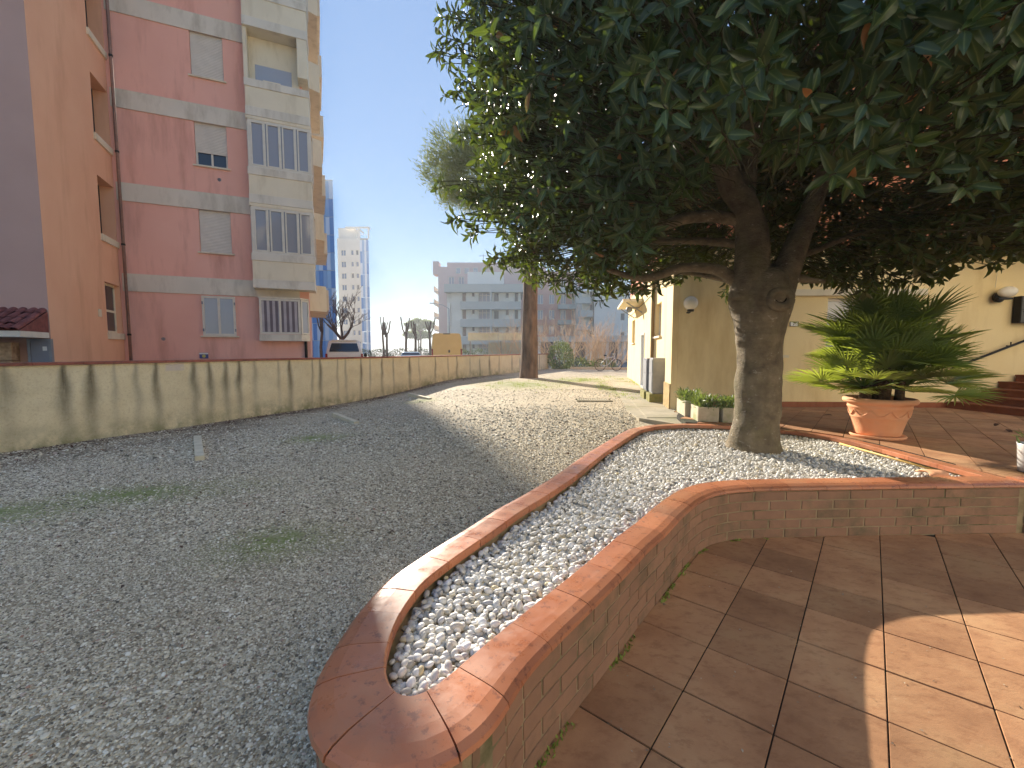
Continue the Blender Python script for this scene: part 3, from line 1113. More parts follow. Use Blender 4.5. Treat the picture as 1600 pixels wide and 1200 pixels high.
# skirting tiles along the front
x = 0.3
while x < 5.2:
    xf(MB().box(x + 0.002, x + 0.328, -0.014, -0.001, 0.43, 0.53), *FRONT).build('skirting_tile', MT['skirting'], house)
    x += 0.33
# plinth on the side
xf(MB().box(T(4.6), T(0.67), -0.03, -0.001, 0.2, 0.86), *SIDE).build('plinth', MT['plinth_stone'], house)
xf(MB().box(T(0.665), HL - 0.004, -0.135, -0.112, 0.2, 0.86), *SIDE).build('plinth', MT['plinth_stone'], house)
# hood band over the front window, window and small wall vent
xf(MB().box(2.0, 4.5, -0.06, -0.002, 2.52, 2.64), *FRONT).build('hood', MT['cream'], house, bevel=0.008)
window(house, 2.75, 4.35, 1.05, 2.48, 0.10, pane=MT['glass_pale'], mull=2, sill=0.2, place=FRONT)
window(house, 1.62, 1.98, 1.42, 2.05, 0.08, pane=MT['glass_pale'], mull=0, sill=0.14, place=FRONT)
# side windows: closed shutters in the reveals
for a, b, c_, d_ in (ops_side[0], ops_side[2]):
    f = window(house, a, b, c_, d_, 0.12, mull=0, sill=0.18, place=SIDE, panes=False)
    xf(roller(a + 0.04, b - 0.04, c_ + 0.04, d_ - 0.04, 0.115), *SIDE).build('shutter', MT['cream'], f)
dr = xf(MB().box(*ops_side[1][:2], 0.05, 0.09, 0.33, 1.99), *SIDE).build('door', MT['paint_white'], house)
xf(frame_mb(T(5.87), T(5.05), 0.33, 2.05, -0.02, 0.045, 0.06), *SIDE).build('frame', MT['paint_white'], dr)
xf(MB().box(T(5.2), T(5.16), 0.02, 0.048, 1.1, 1.22), *SIDE).build('handle', MT['metal_grey'], dr)
# gutter pipe on the side
xf(MB().tube([(T(3.06), -0.045, 0.35), (T(3.06), -0.045, 3.4)], 0.035, 8), *SIDE).build('downpipe', MT['brass'], house)
# small awning with bracket, seen below the leaves
aw = xf(MB().box(T(8.4), T(5.6), -0.62, -0.004, 3.06, 3.14), *SIDE).build('awning', MT['cream'], house)
for t_ in (8.2, 5.8):
    xf(MB().tube([(T(t_), -0.01, 2.72), (T(t_), -0.5, 3.05)], 0.02, 6), *SIDE).build('bracket', MT['metal_grey'], aw)
xf(MB().tube([(T(11), -0.012, 2.92)] + [(T(11 - 8 * q / 8), -0.012, 2.92 + 0.01 * q + 0.01 * math.sin(q * 2)) for q in range(1, 9)], 0.009, 5), *SIDE).build('cable', MT['metal_dark'], house)
# upper balcony with white bars over the entrance
bal = xf(MB().box(4.9, 11.0, -1.1, -0.01, 3.46, 3.6), *FRONT).build('balcony', MT['cream'], house)
for k in range(34):
    xf(MB().box(4.95 + k * 0.18, 4.975 + k * 0.18, -1.07, -1.045, 3.6, 4.5), *FRONT).build('bar', MT['frame_white'], bal)
xf(MB().box(4.9, 11.0, -1.09, -1.03, 4.5, 4.55), *FRONT).build('rail', MT['frame_white'], bal)

# things on the house
fl = thing('flood_light', 'small grey flood lamp under the awning of the yellow side wall', 'lamp', (HC[0] + 0.9, HC[1] + 6.03, 2.9))
MB().box(-0.16, 0.1, -0.02, 0.02, -0.02, 0.02).build('arm', MT['metal_grey'], fl)
MB().lathe([(0.02, -0.08), (0.09, -0.06), (0.11, 0.03), (0.06, 0.08)], 14).build('housing', MT['metal_grey'], fl, loc=(-0.24, 0, -0.06), rot=(R(35), R(30), 0), smooth=True)
wl = thing('wall_lamp', 'white globe lamp near the corner of the yellow front wall', 'lamp', (3.32, 8.33, 2.38))
MB().ball((0, -0.16, 0), (0.128, 0.128), 24, 16).build('globe', MT['opal'], wl, smooth=True)
MB().lathe([(0.055, -0.03), (0.062, 0.0), (0.05, 0.02)], 16, (0, -0.16, -0.125)).build('base', MT['metal_dark'], wl)
MB().tube([(0, 0.0, -0.16), (0, -0.08, -0.17), (0, -0.16, -0.15)], 0.016, 8).build('arm', MT['metal_dark'], wl)
ol = thing('oval_wall_lamp', 'white oval lamp on the wall above the entrance stairs', 'lamp', (8.93, 8.11, 2.55))
MB().ball((0, 0, 0), (0.10, 0.16), 24, 16).build('globe', MT['opal'], ol, smooth=True, loc=(0.04, -0.13, 0.01), rot=(0, R(82), 0))
MB().lathe([(0.09, 0), (0.10, 0.05), (0.085, 0.07)], 18).build('base', MT['metal_dark'], ol, loc=(-0.04, -0.03, -0.075), rot=(R(90), R(0), 0))
MB().box(-0.13, 0.13, -0.15, -0.06, -0.125, -0.09).build('bracket', MT['metal_dark'], ol)
MB().tube([(-0.07, -0.02, 0.1), (-0.05, -0.012, 0.35), (-0.03, -0.012, 0.75)], 0.006, 5).build('cable', MT['cream'], ol)


def lettering(txt, size, mat, parent, loc, rot, name='lettering'):
    cu = bpy.data.curves.new(name, 'FONT')
    cu.body = txt
    cu.size = size
    cu.extrude = 0.001
    cu.align_x = 'CENTER'
    cu.align_y = 'CENTER'
    cu.materials.append(mat)
    tmp_o = bpy.data.objects.new(name, cu)
    COL.objects.link(tmp_o)
    bpy.context.view_layer.update()
    me = bpy.data.meshes.new_from_object(tmp_o.evaluated_get(bpy.context.evaluated_depsgraph_get()))
    bpy.data.objects.remove(tmp_o)
    return link(name, me, mat, parent, loc, rot)


MT['ink'] = M('ink', C(40, 38, 46), rough=0.6, bump=0)
np_ = thing('number_plate', 'small white house number plate on the yellow front wall', 'sign', (5.31, 8.262, 2.0))
MB().box(-0.08, 0.08, -0.014, -0.002, -0.045, 0.045).build('plate', MT['paint_white'], np_, bevel=0.002)
frame_mb(-0.08, 0.08, -0.045, 0.045, -0.018, -0.0145, 0.008).build('border', MT['metal_dark'], np_)
lettering('7ª', 0.08, MT['ink'], np_, (0, -0.0165, 0), (R(90), 0, 0))

mbx = thing('mailbox_panel', 'bank of dark grey metal mailboxes beside the entrance stairs', 'mailbox', (9.28, 8.15, 2.01))
MB().box(0, 1.2, -0.13, -0.002, 0, 0.485).build('cabinet', MT['metal_dark'], mbx)
for r_ in range(2):
    for k in range(5):
        x0, z0 = 0.012 + k * 0.235, 0.012 + r_ * 0.237
        dd = MB().box(x0, x0 + 0.228, -0.137, -0.1315, z0, z0 + 0.225).build('door', M('mail_door', C(96, 94, 88), C(84, 82, 78), rough=0.4, metal=0.4, bump=0) if r_ == 0 and k == 0 else bpy.data.materials['mail_door'], mbx)
        MB().box(x0 + 0.10, x0 + 0.18, -0.141, -0.1375, z0 + 0.14, z0 + 0.165).build('name_card', MT['paint_white'], dd)
        MB().box(x0 + 0.03, x0 + 0.2, -0.141, -0.1375, z0 + 0.185, z0 + 0.2).build('slot', MT['metal_dark'], dd)
        MB().lathe([(0.009, 0), (0.009, 0.004)], 10).build('lock', MT['metal_grey'], dd, loc=(x0 + 0.05, -0.1375, z0 + 0.15), rot=(R(90), 0, 0))

# entrance stairs, rising to the right along the wall
st = thing('entrance_stairs', 'brown tiled entrance stairs rising beside the yellow wall', 'stairs', (8.17, 8.12, 0.43))
for k in range(7):
    h = 0.125
    x0 = 0.31 * k
    base_ = [(x0, -0.004), (4.0, -0.13), (4.0, -1.9), (x0 + 0.27, -1.75)]
    mb = MB().prism(base_[::-1], h * k + 0.0 if k == 0 else h * k + 0.002, h * (k + 1) - 0.028)
    so = mb.build('riser', MT['step_tile'], st)
    base2 = [(x0 - 0.02, -0.003), (4.0, -0.13), (4.0, -1.92), (x0 + 0.25, -1.78)]
    MB().prism(base2[::-1], h * (k + 1) - 0.028, h * (k + 1)).build('tread', MT['step_tile'], st, bevel=0.006)
hr = thing('handrail', 'dark metal handrail climbing along the wall over the stairs', 'handrail', (8.0, 8.06, 0))
MB().tube([(0.15, 0, 1.17), (0.4, 0, 1.27), (2.6, -0.1, 2.18)], 0.022, 10).build('rail', MT['metal_dark'], hr, smooth=True)
for q in (0.25, 1.2, 2.2):
    MB().tube([(q, 0.07, 1.10 + q * 0.41), (q, 0.0, 1.10 + q * 0.41), (q, -0.0, 1.17 + q * 0.41)], 0.01, 6).build('bracket', MT['metal_dark'], hr)

# meter cabinets on mossy blocks at the side wall
MT['moss_block'] = M('moss_block', C(160, 150, 96), C(116, 118, 60), rough=0.95, scale=9, bump=0.6, bscale=40)
cu_dir = Vector((HE[0] - HC[0], HE[1] - HC[1], 0)).normalized()
cu_n = Vector((-cu_dir.y, cu_dir.x, 0))
for nm, t0, t1, dep, z1, lab in (('meter_cabinet', 1.12, 1.62, 0.26, 1.34, 'pale grey metal meter cabinet on a mossy block, nearest the house corner'),
                                 ('meter_cabinet', 1.75, 2.45, 0.30, 1.32, 'darker grey metal meter cabinet beside the paler one on the side wall')):
    o0 = Vector((HC[0], HC[1], 0)) + cu_dir * t0 + cu_n * 0.035
    cb = thing(nm, lab, 'cabinet', tuple(o0), math.atan2(cu_dir.y, cu_dir.x), 'cabinets on the side wall')
    w = t1 - t0
    MB().box(0, w, 0.0, dep, 0.56, z1).build('body', MT['metal_grey'] if t0 < 1.5 else M('cabinet_dark', C(122, 126, 134), C(108, 112, 122), rough=0.5, bump=0), cb, bevel=0.008)
    MB().box(0.03, w - 0.03, dep + 0.001, dep + 0.012, 0.6, z1 - 0.36).build('door', MT['metal_grey'], cb)
    MB().box(0.03, w - 0.03, dep + 0.001, dep + 0.012, z1 - 0.34, z1 - 0.04).build('door', MT['metal_grey'], cb)
    MB().box(-0.03, w + 0.02, 0.0, dep + 0.06, 0.3, 0.555).build('block', MT['moss_block'], cb, bevel=0.012)

# concrete path along the side of the house, slab by slab
path = kind(MB().prism([(2.62, 6.62), (3.10, 8.3), (4.95, 18.9), (4.2, 18.9), (2.2, 8.2), (2.15, 7.3)][::-1], 0.1, 0.365).build('path', MT['concrete']), 'structure')
pts_a, pts_b = [], []
for k in range(9):
    f = k / 8
    y = 7.3 + 11.5 * f
    pts_a.append((2.28 + (y - 7.3) * 0.172, y))
    pts_b.append((3.03 + (y - 8.0) * 0.174 if y > 8 else 2.98, y))
for k in range(8):
    q = [pts_a[k], pts_b[k], (pts_b[k + 1][0], pts_b[k + 1][1] - 0.01), (pts_a[k + 1][0], pts_a[k + 1][1] - 0.01)]
    MB().prism(q, 0.30, 0.374 + random.uniform(-0.002, 0.002)).build('slab', MT['concrete'], path, bevel=0.004)

# added unseen building behind the camera; its sunlit face bounces warm light forward
bounce_bld = bpy.data.objects.new('bounce_building', None)
COL.objects.link(bounce_bld)
bounce_bld.location = (1.5, -6.5, 0)
bounce_bld.rotation_euler = (0, 0, R(180))
kind(bounce_bld, 'structure', 'pale yellow plastered building, added unseen behind the tiled terrace to bounce sunlight')
MT['bounce_plaster'] = M('bounce_plaster', C(240, 230, 206), C(234, 224, 198), rough=0.85, scale=1.3, bump=0.2, bscale=120)
cops = [(-20.5 + 3.4 * q, -19.1 + 3.4 * q, 1.2 + 3.1 * k, 2.7 + 3.1 * k) for q in range(6) for k in range(4)]
wall_panel(MB(), -22, 0, -0.05, 13.5, cops, 0.2).build('facade', MT['bounce_plaster'], bounce_bld)
MB().box(-22, 0, 0.25, 10, 0, 13.4).build('body', MT['bounce_plaster'], bounce_bld)
for a, b, c_, d_ in cops:
    window(bounce_bld, a, b, c_, d_, 0.14, pane=MT['glass_pale'], mull=1, sill=0.2)

# ------------------------------------------------------------------ pink apartment building
A = thing('apartment_building', 'tall pink and orange apartment building with pale bands behind the street wall', 'building', (-12.86, 14.5, 0), math.atan2(0.41, 0.912))
FH = 2.92
TOP = 24.4
wops = [(2.22, 3.18, 2.03, 3.42)] + [(2.24, 3.18, 4.93 + FH * k, 6.40 + FH * k) for k in range(6)]
lg = [(4.02, 5.42, 7.94 + FH * k + 2.85, 7.94 + FH * k + 3.9) for k in range(0, 1)]
bayop = [(3.98, 5.30, 2.10, 3.40)]
wall_panel(MB(), 0.0, 5.62, 0, TOP, wops + bayop, 0.17).build('facade', MT['pink'], A)
MB().add([(5.62, 0, 0), (5.62, 12, 0), (5.62, 12, TOP), (5.62, 0, TOP), (0, 0, TOP), (0, 12, TOP)], [(0, 1, 2, 3), (3, 2, 5, 4)]).build('side_wall', MT['pink'], A)
# wing: orange return wall with stairwell openings, mauve end wall
oops = [(3.20, 4.30, 2.06, 3.60)] + [(3.20, 4.36, 5.02 + 2.93 * k, 6.74 + 2.93 * k) for k in range(6)]
WINGF = ((0.0, -4.4, 0), (0, 1))
xf(wall_panel(MB(), 0, 4.4, 0, TOP, oops, 0.42), *WINGF).build('return_wall', MT['orange'], A)
MB().add([(-14, -4.4, 0), (0, -4.4, 0), (0, -4.4, TOP), (-14, -4.4, TOP), (-14, 6, TOP), (0, 6, TOP)], [(0, 1, 2, 3), (3, 2, 5, 4)]).build('end_wall', MT['mauve'], A)
# bands
for k in range(7):
    z = 3.46 + 2.91 * k
    MB().box(0.06, 3.86 if k else 5.3, -0.035, -0.002, z, z + 0.58).build('band', MT['band'], A, bevel=0.006)
# stairwell windows and sills on the orange wall
for i, (a, b, c, d_) in enumerate(oops):
    if i == 0:
        window(A, a, b, c, d_, 0.16, fr=MT['cream'], mull=0, trans=(2.75,), w=0.07, place=WINGF)
    else:
        window(A, a, b - 0.02, c, d_, 0.38, fr=MT['metal_dark'], mull=1, place=WINGF)
    xf(MB().box(a - 0.04, b + 0.06, -0.05, 0.03, c - 0.2, c - 0.003), *WINGF).build('sill', MT['cream'], A, bevel=0.006)
# shutters and windows in the pink facade
for i, (a, b, c, d_) in enumerate(wops):
    if i == 0:
        f = window(A, a - 0.02, b + 0.02, c, d_, -0.02, pane=MT['glass_pale'], mull=1, w=0.075, sill=0.06)
        for xh in (a + 0.0, b - 0.0):
            for zz in (c + 0.2, d_ - 0.25):
                MB().box(xh - 0.02, xh + 0.02, -0.065, -0.051, zz - 0.05, zz + 0.05).build('hinge', MT['metal_grey'], f)
    else:
        f = window(A, a, b, c, d_, 0.12, mull=1, w=0.06, sill=0.19)
        z_low = c + 0.45 if i == 2 else c + 0.005
        roller(a + 0.01, b - 0.01, z_low, d_ - 0.005, 0.07).build('shutter', MT['shutter'], f)
# ground floor bay window with striped curtains
bay = MB()
bay.prism([(3.94, 0.0), (3.94, -0.32), (5.32, -0.32), (5.60, -0.002)][::-1], 1.86, 2.10)
MB().prism([(3.94, 0.0), (3.94, -0.32), (5.32, -0.32), (5.60, -0.002)][::-1], 3.40, 3.455).build('bay_head', MT['band'], A)
bw_ = bay.build('bay_sill', MT['band'], A)
bf = window(A, 3.97, 5.30, 2.11, 3.39, -0.28, pane=MT['glass_pale'], mull=1, w=0.07, panes=False)
for k in range(2):
    x0 = 4.03 + k * 0.64
    MB().box(x0, x0 + 0.58, -0.275, -0.27, 2.17, 3.33).build('pane', glass('glass_clear', C(150, 150, 156)) if k == 0 else bpy.data.materials['glass_clear'], bf)
ct = MB()
ct2 = MB()
for k in range(14):
    x0 = 4.03 + k * 0.09
    (ct if k % 2 else ct2).box(x0, x0 + 0.086, -0.292 - 0.004 * (k % 3), -0.284, 2.19, 3.31)
ct.build('curtain', M('curtain_dark', C(128, 118, 124), rough=0.9, bump=0), bf)
ct2.build('curtain', M('curtain_light', C(196, 188, 190), rough=0.9, bump=0), bf)
xf(frame_mb(0, 0.40, 2.11, 3.39, -0.02, 0.03, 0.06), (5.32, -0.30, 0), (0.28, 0.32)).build('window', MT['frame_white'], A)
xf(MB().box(0.05, 0.35, 0.0, 0.01, 2.15, 3.35), (5.32, -0.30, 0), (0.28, 0.32)).build('pane', MT['glass_pale'], A)
# glazed balconies (verandas) above, the fourth open as a loggia
VX0, VX1, VY = 3.84, 5.84, -0.62
for k in range(7):
    zb = 3.72 + FH * k
    v_ = MB().prism([(VX0, 0.0), (VX0, VY), (VX1, VY), (VX1 + 0.05, 0.3)][::-1], zb, zb + 0.30).build('veranda_floor', MT['band'], A, bevel=0.01)
    MB().prism([(VX0 + 0.015, 0.0), (VX0 + 0.015, VY + 0.012), (VX1 - 0.012, VY + 0.012), (VX1 + 0.03, 0.3)][::-1], zb + 0.302, zb + 0.95).build('parapet', MT['cream'], A)
    MB().prism([(VX0 - 0.005, 0.0), (VX0 - 0.005, VY - 0.015), (VX1 + 0.01, VY - 0.015), (VX1 + 0.05, 0.3)][::-1], zb + 0.952, zb + 1.2).build('parapet_cap', MT['band'], A, bevel=0.006)
    z0, z1 = zb + 1.205, zb + FH - 0.005
    if k in (2, 5):
        # open loggia: back wall, side reveal and a few things standing inside
        MB().box(VX0 + 0.1, VX1 - 0.3, -0.03, -0.005, z0, z1).build('loggia_wall', MT['cream'], A)
        MB().prism([(VX0, 0), (VX0, VY + 0.1), (VX0 + 0.12, VY + 0.1), (VX0 + 0.12, 0)][::-1], z0, z1).build('loggia_pier', MT['cream'], A)
        MB().prism([(VX1 - 0.34, 0), (VX1 - 0.34, VY + 0.02), (VX1 - 0.02, VY + 0.02), (VX1 + 0.02, 0.3)][::-1], z0 + 0.4, z1).build('loggia_blind', MT['cream'], A)
        MB().box(VX0 + 0.3, VX1 - 0.55, -0.05, -0.032, z0, z0 + 0.8).build('loggia_window', MT['glass_pale'], A)
        MB().box(VX0 + 0.55, VX0 + 1.1, -0.3, -0.1, z0, z0 + 0.2).build('storage_box', MT['cream'], A)
    else:
        f = window(A, VX0 + 0.04, VX1 - 0.02, z0, z1 - 0.1, VY + 0.06, pane=bpy.data.materials['glass_clear'], mull=3, w=0.085)
        for q in range(4):
            x0 = VX0 + 0.12 + q * 0.485
            frame_mb(x0, x0 + 0.42, z0 + 0.07, z1 - 0.17, VY + 0.015, VY + 0.055, 0.045).build('sash', MT['frame_white'], f)
        MB().prism([(VX0 + 0.01, 0), (VX0 + 0.01, VY + 0.1), (VX0 + 0.05, VY + 0.1), (VX0 + 0.05, 0)][::-1], z0, z1).build('veranda_side', MT['frame_white'], A)
        xf(frame_mb(0, 0.86, z0, z1 - 0.1, -0.02, 0.02, 0.05), (VX1, VY + 0.05, 0), (0.06, 0.86)).build('window', MT['frame_white'], A)
        MB().box(VX0 + 0.1, VX1 - 0.1, -0.02, -0.006, z0, z1).build('veranda_back', MT['cream'], A)
        MB().box(VX0, VX1 + 0.02, VY + 0.012, -0.001, z1 - 0.1, z1).build('veranda_head', MT['cream'], A)
# balconies on the street side
for k in range(7):
    zb = 3.12 + FH * k
    MB().prism([(5.62, 1.2), (6.26, 1.5), (6.30, 5.2), (5.62, 5.2)][::-1], zb, zb + 1.05).build('balcony', MT['cream'], A, bevel=0.01)
    MB().prism([(5.62, 6.5), (6.5, 6.6), (6.5, 10.0), (5.62, 10.0)][::-1], zb + 0.5, zb + 1.55).build('balcony', MT['cream'], A)
# downpipe in the inner corner
dp = MB().tube([(0.17, -0.09, 0), (0.17, -0.09, TOP)], 0.042, 10).build('downpipe', MT['pipe'], A, smooth=True)
for k in range(8):
    MB().lathe([(0.056, 0), (0.056, 0.06)], 12, (0.17, -0.09, 2.0 + 2.92 * k)).build('clip', MT['metal_dark'], dp)
MB().tube([(5.45, -0.05, 0), (5.45, -0.05, 3.3)], 0.05, 8).build('downpipe', MT['metal_dark'], A, smooth=True)
# small vents on the facade
for x_, z_ in ((2.9, 7.45), (2.9, 13.5), (1.05, 1.9)):
    MB().lathe([(0.07, -0.02), (0.06, 0.0)], 14).build('vent', MT['metal_grey'], A, loc=(x_, 0.0, z_), rot=(R(90), 0, 0))
xf(MB().box(2.62, 2.78, -0.03, -0.002, 2.5, 2.72), *WINGF).build('socket_box', MT['cream'], A)
# tiled porch canopy, stone base and meter door at the end wall
pc = MB().box(-6.0, -0.02, -5.55, -4.41, 1.80, 1.93).build('porch_canopy', MT['band'], A)
tile_b = MB()
nn = 7
for i in range(2):
    for k in range(nn):
        a0, a1 = math.pi * k / nn, math.pi * (k + 1) / nn
        r = 0.085 if i == 0 else 0.072
        tile_b.add([(r * math.cos(a0), 0.0 if i == 0 else 0, r * 0.7 * math.sin(a0)), (r * math.cos(a1), 0, r * 0.7 * math.sin(a1)),
                    (r * 0.86 * math.cos(a1), 0.42, r * 0.7 * math.sin(a1)), (r * 0.86 * math.cos(a0), 0.42, r * 0.7 * math.sin(a0))],
                   [(0, 1, 2, 3)] if i == 0 else [(3, 2, 1, 0)])
tmp = tile_b.build('tile', MT['roof_tile'])
tm = tmp.data
bpy.data.objects.remove(tmp)
for r_ in range(4):
    for k in range(17):
        o = link('roof_tile', tm, None, pc, (-0.10 - 0.165 * k, -5.60 + 0.31 * r_, 1.945 + 0.135 * r_), (R(21) + random.gauss(0, 0.02), random.gauss(0, 0.03), random.gauss(0, 0.03)))
MB().add([(-6, -5.56, 1.932), (-0.02, -5.56, 1.932), (-0.02, -4.41, 2.42), (-6, -4.41, 2.42), (-0.02, -4.41, 1.932)], [(0, 1, 2, 3), (1, 4, 2)]).build('roof_deck', MT['roof_tile'], pc)
for r_ in range(4):
    for k in range(6):
        w = 0.62
        x1 = -0.55 - w * k - (0.3 if r_ % 2 else 0)
        MB().box(x1 - w + 0.012, x1 if k else -0.55, -4.72 - random.uniform(0, 0.03), -4.42, 0.02 + 0.42 * r_, 0.02 + 0.42 * r_ + 0.408).build('stone', MT['rough_stone'], A, bevel=0.012)
mcab = thing('meter_door', 'grey metal meter door with white label at the orange wall', 'cabinet',
             tuple(Vector((-12.86, 14.5, 0)) + Vector((0.912, 0.41, 0)) * -0.36 + Vector((-0.41, 0.912, 0)) * -4.44), math.atan2(0.41, 0.912))
frame_mb(0, 0.42, 0, 1.78, -0.12, -0.02, 0.05).build('frame', MT['metal_grey'], mcab)
MB().box(0.052, 0.368, -0.10, -0.06, 0.05, 1.728).build('door', M('meter_grey', C(138, 140, 150), C(130, 132, 142), rough=0.5, bump=0), mcab)
MB().box(0.26, 0.335, -0.106, -0.101, 1.5, 1.6).build('sticker', MT['paint_white'], mcab)
# small blue and white plate low on the pink wall
pl = thing('wall_plate', 'small blue and white plate with round emblem low on the pink wall', 'sign',
           tuple(Vector((-12.86, 14.5, 1.33)) + Vector((0.912, 0.41, 0)) * 2.18 + Vector((-0.41, 0.912, 0)) * -0.01), math.atan2(0.41, 0.912))
MB().box(-0.13, 0.13, -0.014, 0.0, -0.1, 0.1).build('plate', M('plate_blue', C(86, 96, 150), rough=0.4, bump=0), pl)
MB().box(-0.13, 0.13, -0.017, -0.0145, 0.045, 0.095).build('strip', MT['paint_white'], pl)
MB().lathe([(0.055, 0.0), (0.055, 0.004)], 18).build('emblem', M('plate_yellow', C(206, 196, 110), rough=0.5, bump=0), pl, loc=(0, -0.0145, -0.02), rot=(R(90), 0, 0))

# ------------------------------------------------------------------ blue and white tower
MT['panel_a'] = M('panel_a', C(222, 228, 238), C(214, 220, 232), rough=0.5, scale=0.5, bump=0)
MT['panel_b'] = M('panel_b', C(158, 184, 218), C(150, 176, 210), rough=0.5, scale=0.5, bump=0)
MT['panel_c'] = M('panel_c', C(124, 156, 206), C(116, 148, 198), rough=0.5, scale=0.5, bump=0)
MT['panel_d'] = M('panel_d', C(180, 204, 228), C(172, 196, 222), rough=0.5, scale=0.5, bump=0)
MT['tower_wall'] = M('tower_wall', C(224, 218, 208), C(216, 210, 200), rough=0.85, scale=0.4, bump=0)
MT['far_glass'] = glass('far_glass', C(110, 124, 150), 0.15)
MT['far_glass_dark'] = glass('far_glass_dark', C(92, 94, 100), 0.2)
TW = thing('panel_tower', 'tall tower faced with blue and white striped panels', 'building', (-32.0, 80, 0))
BH = 31.9
TDEP = 14
MB().prism([(-16, 0.12), (0, 0.12), (-6.5, TDEP), (-20, TDEP)], 0, BH).build('wall', MT['tower_wall'], TW)
ROWS = ['bcbcdbcb', 'adabacad', 'cbdcbcbb', 'abacabda']
for r_ in range(10):
    for k in range(14):
        m_ = MT['panel_' + ROWS[r_ % 4][(k + 3 * (r_ // 4)) % 8]]
        x1 = -0.02 - k * 0.72
        z0 = 0.2 + 3.15 * r_
        MB().box(x1 - 0.69, x1, 0.0, 0.119, z0 + 0.04, z0 + 3.09).build('panel', m_, TW)
# shorter, farther wing of the tower with windows and a roof pergola
T2 = thing('tower_block', 'pale tower block with blue edge panels and open roof pergola', 'building', (-45.6, 116, 0))
T2W = wall_panel(MB(), 0.0, 5.9, 0, 30.7, [(0.9, 2.2, 2.4 + 2.98 * k, 3.9 + 2.98 * k) for k in range(9)] +
                 [(3.5 + q * 1.3, 4.2 + q * 1.3, 2.6 + 2.98 * k, 3.9 + 2.98 * k) for k in range(9) for q in range(2)], 0.2)
T2W.build('facade', MT['tower_wall'], T2)
MB().add([(0, 0, 30.7), (8.1, 0, 30.7), (3.2, 12, 30.7), (-3, 12, 30.7), (8.1, 0, 0), (3.2, 12, 0)], [(0, 1, 2, 3), (1, 4, 5, 2)]).build('roof', MT['tower_wall'], T2)
for k in range(9):
    window(T2, 0.9, 2.2, 2.4 + 2.98 * k, 3.9 + 2.98 * k, 0.15, pane=MT['far_glass'], mull=1, w=0.1)
    for q in range(2):
        window(T2, 3.5 + q * 1.3, 4.2 + q * 1.3, 2.6 + 2.98 * k, 3.9 + 2.98 * k, 0.15, pane=MT['far_glass'] if (k + q) % 3 else MT['far_glass_dark'], mull=0, w=0.08)
for k in range(10):
    for q in range(4):
        MB().box(5.9 + q * 0.55, 6.43 + q * 0.55, 0.0, 0.2, 0.6 + 2.98 * k, 3.5 + 2.98 * k).build('panel', MT[['panel_c', 'panel_b', 'panel_a', 'panel_b'][(q + (2 if k % 2 else 0)) % 4]] if k % 2 == 0 else MT[['panel_a', 'panel_b', 'panel_a', 'panel_c'][q]], T2)
MB().box(0, 4.4, 1, 5, 30.7, 33.6).build('stair_house', MT['tower_wall'], T2)
pg = MB().box(2.2, 8.4, 0.0, 0.35, 33.3, 33.7).build('pergola', MT['tower_wall'], T2)
for x_, y_ in ((8.0, 0), (5.5, 0)):
    MB().box(x_, x_ + 0.35, y_ + 0.02, y_ + 0.32, 30.7, 33.3).build('post', MT['tower_wall'], pg)
MB().box(8.0, 8.35, 0.36, 1.4, 33.32, 33.66).build('beam', MT['tower_wall'], pg)
MB().box(5.0, 5.3, 0.36, 5.4, 33.32, 33.66).build('beam', MT['tower_wall'], pg)
MB().box(5.4, 8.3, 0.1, 0.16, 31.6, 31.7).build('rail', MT['tower_wall'], pg)

# ------------------------------------------------------------------ far apartment blocks
MT['far_pink'] = M('far_pink', C(222, 196, 188), C(214, 188, 180), rough=0.9, scale=0.3, bump=0)
MT['far_grey'] = M('far_grey', C(228, 228, 216), C(220, 220, 208), rough=0.9, scale=0.3, bump=0)
MT['far_rail'] = M('far_rail', C(196, 200, 192), C(188, 192, 184), rough=0.9, scale=0.3, bump=0)
MT['far_red'] = M('far_red', C(214, 172, 158), C(204, 162, 148), rough=0.9, scale=0.3, bump=0)
MT['far_white'] = M('far_white', C(234, 232, 222), C(226, 224, 214), rough=0.9, scale=0.3, bump=0)
P1 = thing('pink_block', 'pinkish tall apartment block with a roof terrace, rearmost beyond the vans', 'building', (-13.7, 82, 0))
wo = [(1.9 + 1.85 * q, 3.0 + 1.85 * q, 13.2, 15.2) for q in range(5)]
wall_panel(MB(), 0, 20, 0, 17.0, wo, 0.25).build('facade', MT['far_pink'], P1)
MB().box(0, 20, 0.3, 12, 0, 17.0).build('body', MT['far_pink'], P1)
MB().box(-0.95, 0.1, 0.02, 2.5, 15.6, 18.0).build('chimney', MT['far_pink'], P1)
pent = MB().box(1.6, 18, 0.6, 9, 17.0, 17.9).build('penthouse', MT['far_pink'], P1)
for a, b, c, d_ in wo:
    window(P1, a, b, c, d_, 0.15, pane=MT['glass_pale'], mull=1, w=0.12)
for q in range(4):
    window(P1, 3.3 + 1.6 * q, 4.2 + 1.6 * q, 15.7, 16.8, -0.05, pane=MT['glass_pale'], mull=0, w=0.1)
MB().box(1.6, 8.0, -1.2, -0.03, 12.0, 13.0).build('balcony', MT['far_pink'], P1)
for k in range(5):
    b_ = MB().box(-1.05, -0.01, 1.0, 6.0, 2.8 + 2.45 * k, 3.0 + 2.45 * k).build('balcony', MT['far_white'], P1)
    MB().box(-1.05, -1.0, 1.0, 6.0, 3.0 + 2.45 * k, 3.9 + 2.45 * k).build('railing', MT['far_rail'], b_)
MB().tube([(8.2, 3, 17.9), (8.2, 3, 20.0)], 0.04, 5).build('aerial', MT['metal_dark'], P1)
MB().tube([(7.4, 3, 19.6), (9.2, 3, 19.6)], 0.04, 5).build('aerial', MT['metal_dark'], P1)

